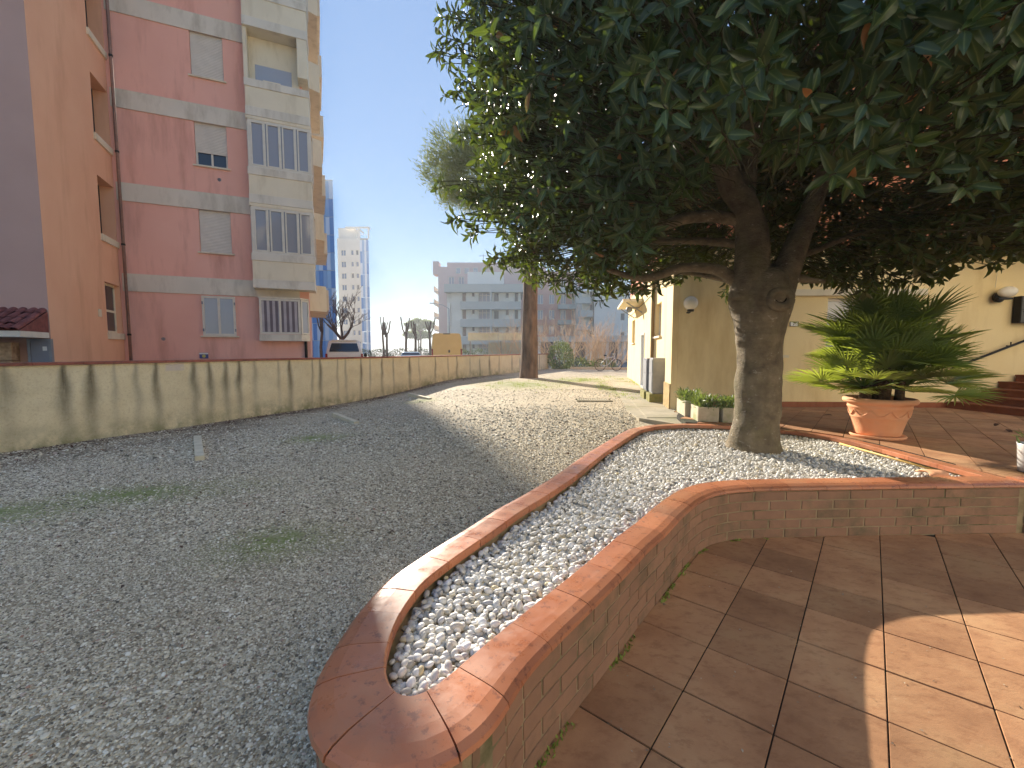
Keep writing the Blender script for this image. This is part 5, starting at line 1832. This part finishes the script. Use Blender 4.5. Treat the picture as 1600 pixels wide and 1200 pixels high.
NT_ = leaf_template(0.13, 0.0, 0.05, 2)
kind(link('crown', leaves_mesh('crown', *needle_crown(2600, (-0.3, 0, 8.3), (3.75, 3.75, 1.75), 26, 0.19, 4)[:4], NT_, needle_crown(2600, (-0.3, 0, 8.3), (3.75, 3.75, 1.75), 26, 0.19, 4)[4]), MT['pine_needle'], pine), 'stuff')

# ------------------------------------------------------------------ bare trees and shrubs
def grow(mb, p, d_, ln, r, lev, spread, kids, rnd, twig_r=0.006, up=0.12):
    pts, rr = [p.copy()], [r]
    q = p.copy()
    dd = d_.copy()
    n_ = 4
    for i in range(n_):
        dd = (dd + Vector((rnd.gauss(0, .12), rnd.gauss(0, .12), rnd.gauss(0, .08) + up * 0.3))).normalized()
        q = q + dd * ln / n_
        pts.append(q.copy())
        rr.append(max(twig_r, r * (1 - 0.42 * (i + 1) / n_)))
    mb.tube(pts, rr, 6 if lev > 1 else 4, False)
    if lev == 0:
        return
    for k in range(kids):
        f = 1.0 if k == 0 else rnd.uniform(0.4, 1.0)
        i = min(n_, int(f * n_))
        ax = Vector((rnd.gauss(0, 1), rnd.gauss(0, 1), rnd.gauss(0, 0.6)))
        nd = (dd + ax.normalized() * spread + Vector((0, 0, up))).normalized()
        grow(mb, pts[i], nd, ln * rnd.uniform(0.62, 0.85), rr[i] * rnd.uniform(0.5, 0.72), lev - 1, spread, kids, rnd, twig_r, up)


def bare_tree(name, label, cat, loc, h, r, lev, kids, spread, seed, mat, group=None, trunk=0.4, twig_r=0.012, up=0.15):
    rnd = random.Random(seed)
    t_ = thing(name, label, cat, loc, 0, group)
    MB().tube([(0, 0, -0.1), (0.03, 0, h * trunk * 0.5), (0, 0, h * trunk)], [r * 1.2, r, r * 0.85], 9, True, 0.15, seed).build('trunk', mat, t_, smooth=True)
    mb = MB()
    n_ = 4
    for k in range(n_):
        a = 6.28 * k / n_ + rnd.uniform(-0.4, 0.4)
        grow(mb, Vector((0, 0, h * trunk * rnd.uniform(0.9, 1.0))), Vector((math.cos(a) * 0.8, math.sin(a) * 0.8, 0.9)).normalized(), h * 0.26, r * 0.6, lev, spread, kids, rnd, twig_r, up)
    kind(mb.build('branches', mat, t_), 'stuff')
    return t_


bare_tree('bare_tree', 'wide leafless tree with gnarled limbs rising behind the white van', 'tree', (-15.6, 40, 0), 6.8, 0.24, 4, 3, 0.62, 11, MT['bare_wood'], None, 0.38, 0.014, 0.2)


def pollard(label, loc, h, seed, r=0.13):
    rnd = random.Random(seed)
    t_ = thing('pollard_tree', label, 'tree', loc, 0, 'pollarded trees along the street')
    MB().tube([(0, 0, -0.1), (rnd.uniform(-.1, .1), 0, h * 0.4), (rnd.uniform(-.15, .15), 0, h * 0.75), (rnd.uniform(-.2, .2), 0, h)], [r * 1.2, r, r * 0.9, r * 0.8], 9, True, 0.3, seed).build('trunk', MT['bare_wood'], t_, smooth=True)
    for k in range(3):
        a = rnd.uniform(0, 6.28)
        MB().tube([(0, 0, h * 0.72), (0.3 * math.cos(a), 0.3 * math.sin(a), h * 0.85), (0.5 * math.cos(a), 0.5 * math.sin(a), h * rnd.uniform(1.0, 1.15))], [r * 0.6, r * 0.5, r * 0.45], 7, True, 0.3, seed + k).build('stub', MT['bare_wood'], t_, smooth=True)
    return t_


pollard('short pollarded trunk left of the bare tree, beside the pink building', (-18.3, 42, 0), 4.6, 1)
pollard('pollarded trunk just right of the blue tower', (-12.7, 44, 0), 4.0, 2)
pollard('knobbly pollarded trunk standing alone in the gap right of the tower', (-12.5 + 0.2, 42, 0.0), 4.2, 4, 0.10)
pollard('pollarded trunk in front of the umbrella pines, the left one', (-10.7, 44, 0), 4.3, 5)
pollard('pollarded trunk in front of the umbrella pines, the right one', (-9.9, 44.5, 0), 4.2, 6)
pollard('pollarded trunk beside the yellow van', (-8.2, 44, 0), 4.4, 7)


def umbrella(label, loc, h, rx, seed):
    t_ = thing('umbrella_pine', label, 'tree', loc, 0, 'umbrella pines on the skyline')
    MB().tube([(0, 0, 0), (0.3, 0, h * 0.5), (0, 0, h * 0.8)], [0.35, 0.28, 0.2], 9).build('trunk', MT['bark_pine'], t_)
    for k in range(6):
        a = k * 1.05
        MB().tube([(0.1, 0, h * 0.65), (rx * 0.6 * math.cos(a), rx * 0.5 * math.sin(a), h * 0.86)], [0.16, 0.07], 6).build('limb', MT['bark_pine'], t_)
    c = needle_crown(420, (0, 0, h * 0.86), (rx, rx, h * 0.16), 10, 0.8, seed)
    kind(link('crown', leaves_mesh('crown', *c[:4], leaf_template(0.3, 0, 0.05, 2), c[4]), MT['pine_needle'], t_), 'stuff')


umbrella('taller umbrella pine on the skyline, right of the blue tower', (-31.5, 150, 0), 11.6, 4.6, 21)
umbrella('lower broad umbrella pine in front of the taller one', (-34.0, 158, 0), 8.0, 5.0, 22)

# bare shrubs at the end of the yard
rnd = random.Random(5)
spots = [(3.0, 29.0, 4.6, 'tall leafless pale shrub just right of the wall end'), (3.9, 30.5, 5.2, 'tallest leafless pale shrub at the end of the yard'), (4.8, 29.3, 4.0, 'leafless tan shrub left of the bicycle'),
         (5.6, 30.0, 4.4, 'leafless tan shrub behind the bicycle'), (6.3, 29.0, 3.2, 'leafless low tangled shrub close to the house wall'), (7.0, 30.5, 4.2, 'leafless shrub half hidden by the house corner'),
         (1.6, 31.5, 5.0, 'leafless tree-like shrub rising behind the pine trunk'), (-0.6, 33, 4.6, 'leafless shrub in front of the parking shelter')]
for i, (x, y, h, lab) in enumerate(spots):
    t_ = thing('bare_shrub', lab, 'shrub', (x, y, 0.0), 0, 'bare shrubs at the end of the yard')
    mb = MB()
    for k in range(11):
        a = rnd.uniform(0, 6.28)
        grow(mb, Vector((0.35 * math.cos(a), 0.35 * math.sin(a), 0)), Vector((0.5 * math.cos(a), 0.5 * math.sin(a), 1)).normalized(), h * 0.42, 0.026, 2, 0.5, 3, rnd, 0.009, 0.12)
    kind(mb.build('branches', MT['bare_twig'], t_), 'stuff')


def bush(name, label, cat, loc, size, n, mat, group=None, lf=(0.06, 0.13), seed=1):
    t_ = thing(name, label, cat, loc, 0, group)
    r_ = np.random.default_rng(seed)
    d_ = unit(r_.normal(0, 1, (n, 3)))
    lump = np.array([noise.noise(Vector(tuple(v_ * 2.3)) + Vector((seed, 0, 0))) for v_ in d_])
    c = d_ * np.array(size) * 0.5 * (0.55 + 0.45 * r_.uniform(0, 1, (n, 1)) ** 0.5) * (1 + 0.35 * lump[:, None]) + np.array([0, 0, size[2] * 0.5])
    c[:, 2] = np.maximum(c[:, 2], 0.03)
    me = leaves_mesh('foliage', c, d_ + r_.normal(0, 0.5, c.shape), d_ + r_.normal(0, 0.4, c.shape), r_.uniform(*lf, n), leaf_template(0.4, 0.05, 0.1, 2), r_.uniform(0, 1, n))
    kind(link('foliage', me, mat, t_), 'stuff')
    mb = MB()
    for k in range(7):
        a = k * 0.9
        mb = MB().tube([(0, 0, -0.05), (0.2 * size[0] * math.cos(a), 0.2 * size[1] * math.sin(a), size[2] * 0.4), (0.36 * size[0] * math.cos(a), 0.36 * size[1] * math.sin(a), size[2] * 0.7)], [0.02, 0.015, 0.008], 5)
        mb.build('stem', MT['bare_wood'], t_)
    return t_


bush('green_shrub', 'dense round green shrub at the end of the street wall', 'shrub', (3.05, 27.4, 0.1), (1.5, 1.3, 1.95), 2600, MT['shrub_leaf'], None, (0.08, 0.16), 3)
bush('low_shrub', 'low green shrub behind the yard kerb beside the dense shrub', 'shrub', (4.3, 28.2, 0.1), (1.6, 1.0, 0.9), 1100, MT['shrub_leaf'], None, (0.08, 0.16), 4)
bush('low_shrub', 'low green shrub behind the bicycle', 'shrub', (6.0, 28.6, 0.1), (1.8, 1.0, 0.8), 1100, MT['shrub_leaf'], None, (0.08, 0.16), 6)
MT['hedge_leaf'] = leaf_mat('hedge_leaf', C(74, 86, 58), C(80, 92, 66), C(120, 130, 60), 0.2, 0.6)
for i in range(7):
    bush('hedge_shrub', 'dark clipped hedge shrub, number %s from the tower end of the street hedge' % ['one', 'two', 'three', 'four', 'five', 'six', 'seven'][i], 'hedge',
         (-16.0 + 2.1 * i, 46, 0), (2.5, 1.2, 1.75), 1300, MT['hedge_leaf'], 'street hedge', (0.10, 0.2), 30 + i)

# weeds growing in joints and moss at the planter foot, grass tufts in the lit yard
ps_, = (np.array([[x, y, 0] for x, y in [(1.02 + 0.05 * k, 2.83 + 0.06 * k) for k in range(-7, 10)]]),)
gp_, gd_ = [], []
for k in range(900):
    s_ = LOOP_LEN - rng.uniform(0.2, 3.4)
    c = loop_at(s_, 0.172 + abs(rng.normal(0, 0.010)))
    w_ = noise.noise(Vector((s_ * 3.0, 0, 0)))
    if w_ < 0.06:
        continue
    gp_.append((c[0], c[1], -0.004))
    gd_.append((rng.normal(0, 0.6), rng.normal(0, 0.6), 1))
wd = leaves_mesh('joint_moss', np.array(gp_), np.array(gd_), rng.normal(0, 1, (len(gp_), 3)), rng.uniform(0.008, 0.028, len(gp_)), leaf_template(0.5, 0, 0.2, 2), rng.uniform(0, 1, len(gp_)))
kind(link('joint_moss', wd, MT['grass']), 'stuff', 'green moss and weeds in the joint at the foot of the planter')
gx = []
for k in range(9000):
    bx, by, ra, rb, an = blobs[rng.integers(4, 8)]
    x, y = bx + rng.normal(0, 0.45) * ra, by + rng.normal(0, 0.45) * rb
    if noise.noise(Vector((x * 2, y * 2, 1))) > 0.02 and y < 22:
        gx.append((x, y, ground_z(x, y) - 0.005))
gx = np.array(gx)
gr = leaves_mesh('yard_grass', gx, rng.normal(0, 0.5, gx.shape) + np.array([0, 0, 1.0]), rng.normal(0, 1, gx.shape), rng.uniform(0.02, 0.06, len(gx)), leaf_template(0.22, 0, 0.2, 2), rng.uniform(0, 1, len(gx)))
kind(link('yard_grass', gr, MT['grass']), 'stuff', 'thin short grass growing through the sunlit gravel')

# grit and leaf crumbs on the lower terrace
tp_ = np.array([(x, y, 0.003) for x, y in zip(rng.uniform(0.3, 3.6, 260), rng.uniform(1.2, 3.45, 260)) if not inside(OUT_POLY, x, y) and y < 3.4 and x < 1.5 * y])
tl = leaves_mesh('terrace_litter', tp_, rng.normal(0, 1, tp_.shape) * np.array([1, 1, 0.05]), np.array([0, 0, 1.0]) + rng.normal(0, 0.2, tp_.shape), rng.uniform(0.004, 0.016, len(tp_)) * np.where(rng.uniform(0, 1, len(tp_)) < 0.06, 2.6, 1), leaf_template(0.6, 0.12, 0.2, 2), rng.uniform(0, 1, len(tp_)))
kind(link('terrace_litter', tl, M('crumbs', C(206, 190, 164), C(96, 74, 54), rough=0.9, scale=9, bump=0)), 'stuff', 'pale grit and crumbs of dry leaf on the lower terrace')

# dry twigs and leaf bits lying on the pebbles
bx_, by_ = rng.uniform(-0.5, 4.0, 900), rng.uniform(1.3, 6.3, 900)
okb = inside_np(loop_poly(-0.05), bx_, by_)
bp = np.stack([bx_[okb], by_[okb], np.full(okb.sum(), 0.384)], 1)
bl = leaves_mesh('bed_litter', bp, rng.normal(0, 1, bp.shape) * np.array([1, 1, 0.12]), np.array([0, 0, 1.0]) + rng.normal(0, 0.3, bp.shape), rng.uniform(0.025, 0.075, len(bp)), leaf_template(0.07, 0.02, 0.1, 2), rng.uniform(0, 1, len(bp)))
kind(link('bed_litter', bl, M('dry_twig', C(112, 88, 62), C(70, 52, 38), rough=0.9, scale=9, bump=0)), 'stuff', 'dry brown twigs and needles lying on the white pebbles')

# dead leaves blown against the foot of the wall
lp = []
while len(lp) < 1500:
    s_, d_ = rng.uniform(-2, 14), abs(rng.normal(0, 0.45)) + 0.03
    if noise.noise(Vector((s_ * 0.7, d_ * 0.7, 3))) + 0.25 * rng.normal() < 0.0:
        continue
    q_ = W0 + WD * s_ + WN * d_
    lp.append((q_.x, q_.y, ground_z(q_.x, q_.y) + 0.012))
for k in range(170):
    x, y = rng.uniform(-5, 0.8), rng.uniform(2, 9)
    if x > wall_x(y) + 0.2 and x < np.interp(y, [1.0, 2.0, 3.2, 4.3, 6.1, 9.6], [-0.75, -0.75, -0.1, 0.45, 1.4, 1.4]):
        lp.append((x, y, ground_z(x, y) + 0.014))
lp = np.array(lp)
dl = leaves_mesh('leaf_litter', lp, rng.normal(0, 1, lp.shape) * np.array([1, 1, 0.2]), np.array([0, 0, 1.0]) + rng.normal(0, 0.35, lp.shape), rng.uniform(0.02, 0.055, len(lp)), leaf_template(0.5, 0.12, 0.3, 2), rng.uniform(0, 1, len(lp)))
kind(link('leaf_litter', dl, M('litter', C(104, 74, 58), C(74, 50, 42), rough=0.9, scale=6, bump=0)), 'stuff', 'small dead brown leaves scattered on the gravel along the wall')

# ------------------------------------------------------------------ small things in the yard
for i, (a, b, w, lab) in enumerate((((-5.75, 7.85), (-4.28, 5.87), 0.11, 'narrow pale concrete parking strip in the gravel nearest the camera'),
                                    ((-4.0, 9.7), (-3.05, 8.46), 0.10, 'narrow pale concrete parking strip, middle of the three'),
                                    ((-3.0, 12.65), (-2.14, 11.3), 0.10, 'narrow pale concrete parking strip farthest along the wall'))):
    d_ = Vector((b[0] - a[0], b[1] - a[1], 0))
    if i == 0:
        a = (b[0] - d_.x * 0.72, b[1] - d_.y * 0.72)
        d_ = Vector((b[0] - a[0], b[1] - a[1], 0))
    ln = d_.length
    zc = ground_z((a[0] + b[0]) / 2, (a[1] + b[1]) / 2)
    o = MB().box(0, ln, -w / 2, w / 2, -0.05, 0.065).build('parking_strip', bpy.data.materials.get('strip_stone') or M('strip_stone', C(228, 218, 190), C(206, 194, 164), rough=0.9, scale=8, bump=0.3), None, loc=(a[0], a[1], zc), rot=(0, 0, math.atan2(d_.y, d_.x)), bevel=0.008)
    tag(o, lab, 'kerb strip', 'parking strips in the gravel')
gt = thing('drain_grate', 'slotted drain grating set into the sunlit gravel', 'grate', (1.87, 9.9, ground_z(1.87, 9.9)), R(-3))
for k in range(14):
    MB().box(-0.36 + k * 0.052, -0.36 + k * 0.052 + 0.026, -0.16, 0.16, 0.0, 0.03).build('slat', MT['concrete'], gt)
MB().box(-0.4, 0.4, -0.19, -0.165, 0, 0.032).build('rim', MT['concrete'], gt)
MB().box(-0.4, 0.4, 0.165, 0.19, 0, 0.032).build('rim', MT['concrete'], gt)
kb = tag(MB().box(0, 5.5, 0, 0.18, -0.1, 0.30).build('yard_kerb', MT['plaster_wall'], None, loc=(3.6, 26.9, 0.2), rot=(0, 0, R(-12)), bevel=0.01), 'low pale kerb closing the end of the gravel yard', 'kerb')

# bicycle leaning at the end of the yard
bk = thing('bicycle', 'white bicycle parked at the end of the yard by the bare shrubs', 'bicycle', (5.45, 24.6, ground_z(5.45, 24.6)), R(12))
for x_ in (-0.5, 0.5):
    ring = [(x_ + 0.32 * math.cos(6.2832 * k / 24), 0, 0.335 + 0.32 * math.sin(6.2832 * k / 24)) for k in range(25)]
    wo_ = MB().tube(ring, 0.018, 6, False).build('wheel', MT['rubber'], bk, smooth=True)
    for k in range(8):
        MB().tube([(x_, 0, 0.335), (x_ + 0.31 * math.cos(k * 0.785), 0, 0.335 + 0.31 * math.sin(k * 0.785))], 0.003, 4).build('spoke', MT['metal_grey'], wo_)
for a, b in (((-0.5, 0, 0.335), (-0.08, 0, 0.30)), ((-0.08, 0, 0.30), (-0.2, 0, 0.82)), ((-0.08, 0, 0.30), (0.36, 0, 0.72)), ((-0.18, 0, 0.74), (0.34, 0, 0.80)), ((-0.5, 0, 0.335), (-0.18, 0, 0.74)), ((0.5, 0, 0.335), (0.34, 0, 0.92))):
    MB().tube([a, b], 0.018, 8).build('frame_tube', MT['paint_white'], bk, smooth=True)
MB().ball((-0.21, 0, 0.88), (0.09, 0.04), 14, 8).build('saddle', MT['rubber'], bk, smooth=True)
MB().tube([(0.30, -0.26, 0.98), (0.34, -0.1, 0.96), (0.34, 0.1, 0.96), (0.30, 0.26, 0.98)], 0.014, 8).build('handlebar', MT['metal_grey'], bk)

# cane and terracotta shard lying in the pebbles, white can at the frame edge
cane = tag(MB().tube([(0, 0, 0), (-0.02, -0.7, 0.006), (0.0, -1.3, 0.0)], [0.011, 0.011, 0.009], 8).build('bamboo_cane', M('cane', C(212, 178, 104), C(196, 158, 88), rough=0.5, bump=0), None, True, loc=(3.93, 5.15, 0.392)),
           'thin yellow cane lying on the pebbles along the far coping', 'cane')
shv, shf = [], []
for i in range(8):
    for j in range(4):
        a = R(-60 + 120 * i / 7)
        shv.append((0.10 * math.sin(a), 0.05 * j + 0.01 * math.sin(i * 2), 0.06 * math.cos(a)))
shf = [(i * 4 + j, i * 4 + j + 1, (i + 1) * 4 + j + 1, (i + 1) * 4 + j) for i in range(7) for j in range(3)]
shd = MB().add(shv, shf).build('pot_shard', MT['terracotta'], None, True, loc=(3.86, 3.82, 0.36), rot=(0, 0, R(80)))
sol = shd.modifiers.new('thickness', 'SOLIDIFY')
sol.thickness = 0.012
tag(shd, 'broken curved terracotta shard lying on the pebbles', 'shard')
cn = thing('white_planter_can', 'white metal can with green stems at the edge of the terrace', 'can', (4.62, 3.78, 0.43))
MB().lathe([(0.085, 0.0), (0.10, 0.0), (0.115, 0.24), (0.12, 0.25), (0.11, 0.245), (0.10, 0.05)], 28).build('can', MT['paint_white'], cn, smooth=True)
kind(tuft(cn, 60, (-0.08, 0.08, -0.08, 0.08), 0.15, 0.16, MT['shrub_leaf'], 'stems'), 'stuff')
# dry leaves blown onto the terrace
for i, (x, y, lab) in enumerate(((6.4, 6.9, 'dry brown leaf on the terrace behind the pot'), (7.0, 6.2, 'dry brown leaf on the terrace below the stairs'), (6.9, 5.5, 'dry brown leaf on the shaded terrace nearest the frame edge'),
                                 (5.9, 7.6, 'dry brown leaf on the terrace near the wall skirting'), (6.6, 5.75, 'curled dry leaf on the shaded terrace beside another'), (5.2, 7.0, 'dry brown leaf on the terrace under the palm'))):
    v0, f0 = leaf_template(0.45, 0.15, 0.5, 4)
    o = MB().add([tuple(p_) for p_ in v0], f0).build('dry_leaf', bpy.data.materials.get('dry_leaf') or M('dry_leaf', C(92, 64, 44), C(70, 46, 32), rough=0.8, bump=0), None, True, loc=(x, y, 0.456), rot=(R(random.uniform(-8, 8)), 0, random.uniform(0, 6)))
    o.scale = (0.13, 0.13, 0.06)
    tag(o, lab, 'leaf', 'dry leaves on the terrace')

# ------------------------------------------------------------------ vehicles behind the wall
def loft(sections):
    """sections: list of (y, [(x, z), ...]) closed outlines"""
    mb = MB()
    m_ = len(sections[0][1])
    vs = [(x, y, z) for y, sec in sections for x, z in sec]
    fs = [(i * m_ + a, i * m_ + (a + 1) % m_, (i + 1) * m_ + (a + 1) % m_, (i + 1) * m_ + a) for i in range(len(sections) - 1) for a in range(m_)]
    fs += [tuple(range(m_ - 1, -1, -1)), tuple((len(sections) - 1) * m_ + a for a in range(m_))]
    return mb.add(vs, fs)


def rr_sec(w, z0, z1, r=0.12, taper=0.0):
    """rounded body section of half width w"""
    wt = w - taper
    pts = [(-w, z0), (-w, z0 + (z1 - z0) * 0.45), (-wt - 0.0, z1 - r), (-wt + r * 0.3, z1 - r * 0.3), (-wt + r, z1)]
    return pts + [(-x, z) for x, z in pts[::-1]]


def wheels(parent, w, ys, r):
    for y in ys:
        for sx in (-1, 1):
            t_ = MB().lathe([(r * 0.6, -0.1), (r * 0.95, -0.1), (r, -0.06), (r, 0.06), (r * 0.95, 0.1), (r * 0.6, 0.1)], 24).build('wheel', MT['rubber'], parent, True, loc=(sx * (w - 0.1), y, r), rot=(0, R(90), 0))
            MB().lathe([(r * 0.58, -0.04), (r * 0.58, 0.09), (0.05, 0.1)], 16).build('rim', MT['metal_grey'], t_, True)


yv = thing('yellow_van', 'tall pale yellow delivery van seen from behind over the street wall', 'van', (-4.18, 28, 0), R(8))
loft([(0.0, rr_sec(0.97, 0.35, 2.58, 0.16, 0.10)), (0.06, rr_sec(1.0, 0.32, 2.62, 0.16, 0.10)), (3.6, rr_sec(1.0, 0.32, 2.62, 0.16, 0.10)), (4.4, rr_sec(0.98, 0.32, 2.1, 0.2, 0.14)), (5.3, rr_sec(0.92, 0.35, 1.25, 0.16, 0.05))]).build('body', MT['paint_yellow'], yv)
for sx in (-1, 1):
    dd = MB().box(min(sx * 0.008, sx * 0.86), max(sx * 0.008, sx * 0.86), -0.02, -0.001, 0.5, 2.46).build('rear_door', MT['paint_yellow'], yv, bevel=0.006)
    MB().box(sx * 0.84 - 0.03, sx * 0.84 + 0.03, -0.035, -0.0205, 0.8, 0.9).build('hinge', MT['metal_dark'], dd)
    MB().box(sx * 0.92 - 0.05, sx * 0.92 + 0.05, -0.03, -0.002, 1.1, 1.62).build('tail_light', MT['lamp_red'], yv)
MB().box(0.1, 0.2, -0.04, -0.021, 1.38, 1.55).build('handle', MT['metal_dark'], yv)
MB().box(-0.22, 0.22, -0.03, 0.02, 2.55, 2.6).build('roof_lamp', MT['metal_dark'], yv)
MB().box(-0.95, 0.95, -0.1, -0.022, 0.35, 0.55).build('bumper', MT['metal_dark'], yv)
wheels(yv, 1.0, (0.9, 4.3), 0.34)
wv = thing('white_van', 'white van with dark rear window behind the street wall', 'van', (-8.45, 22, 0), R(19))
loft([(0.0, rr_sec(0.86, 0.35, 1.3, 0.1, 0.02)), (0.05, rr_sec(0.90, 0.33, 1.55, 0.12, 0.05)), (0.35, rr_sec(0.90, 0.3, 2.03, 0.16, 0.12)), (2.8, rr_sec(0.91, 0.3, 2.06, 0.16, 0.12)), (3.6, rr_sec(0.9, 0.3, 1.5, 0.14, 0.1)), (4.6, rr_sec(0.84, 0.35, 1.05, 0.12, 0.05))]).build('body', MT['paint_white'], wv)
MB().add([(-0.70, -0.006, 1.45), (0.70, -0.006, 1.45), (0.69, 0.03, 1.56), (-0.69, 0.03, 1.56), (0.60, 0.235, 1.88), (-0.60, 0.235, 1.88)], [(0, 1, 2, 3), (3, 2, 4, 5)]).build('rear_window', MT['glass_car'], wv)
MB().box(-0.6, 0.6, 0.24, 0.5, 2.0, 2.06).build('spoiler', MT['paint_white'], wv, bevel=0.01)
for sx in (-1, 1):
    MB().box(sx * 0.84 - 0.05, sx * 0.84 + 0.05, -0.03, 0.04, 0.9, 1.35).build('tail_light', MT['lamp_red'], wv)
    MB().ball((sx * 1.02, 3.0, 1.25), (0.1, 0.12), 12, 8).build('mirror', MT['metal_dark'], wv, smooth=True)
MB().box(-0.85, 0.85, -0.1, -0.002, 0.35, 0.6).build('bumper', MT['paint_white'], wv)
wheels(wv, 0.9, (0.8, 3.8), 0.32)
cr_ = thing('parked_car', 'pale blue car of which only the roof shows over the street wall', 'car', (-6.95, 30, 0), R(13))
loft([(0.0, rr_sec(0.78, 0.3, 0.95, 0.1, 0.02)), (0.15, rr_sec(0.84, 0.25, 1.0, 0.1, 0.03)), (0.7, rr_sec(0.84, 0.25, 1.4, 0.12, 0.22)), (1.9, rr_sec(0.84, 0.25, 1.42, 0.12, 0.22)), (2.7, rr_sec(0.84, 0.25, 0.98, 0.1, 0.05)), (3.8, rr_sec(0.76, 0.3, 0.8, 0.1, 0.03))]).build('body', MT['paint_blue'], cr_)
MB().add([(-0.7, 0.18, 1.0), (0.7, 0.18, 1.0), (0.55, 0.62, 1.36), (-0.55, 0.62, 1.36)], [(0, 1, 2, 3)]).build('rear_window', MT['glass_car'], cr_)
wheels(cr_, 0.82, (0.7, 3.1), 0.3)
sl = thing('street_lamp', 'thin street lamp with a curved arm on the skyline right of the tower', 'street lamp', (-8.6, 60, 0))
MB().tube([(0, 0, 0), (0, 0, 7.2), (-0.8, 0, 7.7), (-2.0, 0, 7.95)], [0.09, 0.06, 0.04, 0.03], 8).build('pole', MT['metal_grey'], sl)
MB().box(-2.6, -1.9, -0.12, 0.12, 7.9, 8.02).build('head', MT['metal_grey'], sl, bevel=0.02)

# ------------------------------------------------------------------ haze: thin bright winter air over the whole place
hz = NT('haze_air')
hz.t.nodes.remove(hz.b)
vol = hz.n('VolumePrincipled')
vol.inputs['Color'].default_value = (0.90, 0.95, 1.0, 1)
vol.inputs['Density'].default_value = 0.0012
vol.inputs['Anisotropy'].default_value = 0.32
hz.l(vol.outputs[0], hz.t.nodes['Material Output'].inputs['Volume'])
hb = MB().box(-720, 720, -320, 1120, -1.2, 36).build('haze', hz.mat)
kind(hb, 'stuff', 'thin pale winter haze in the air')
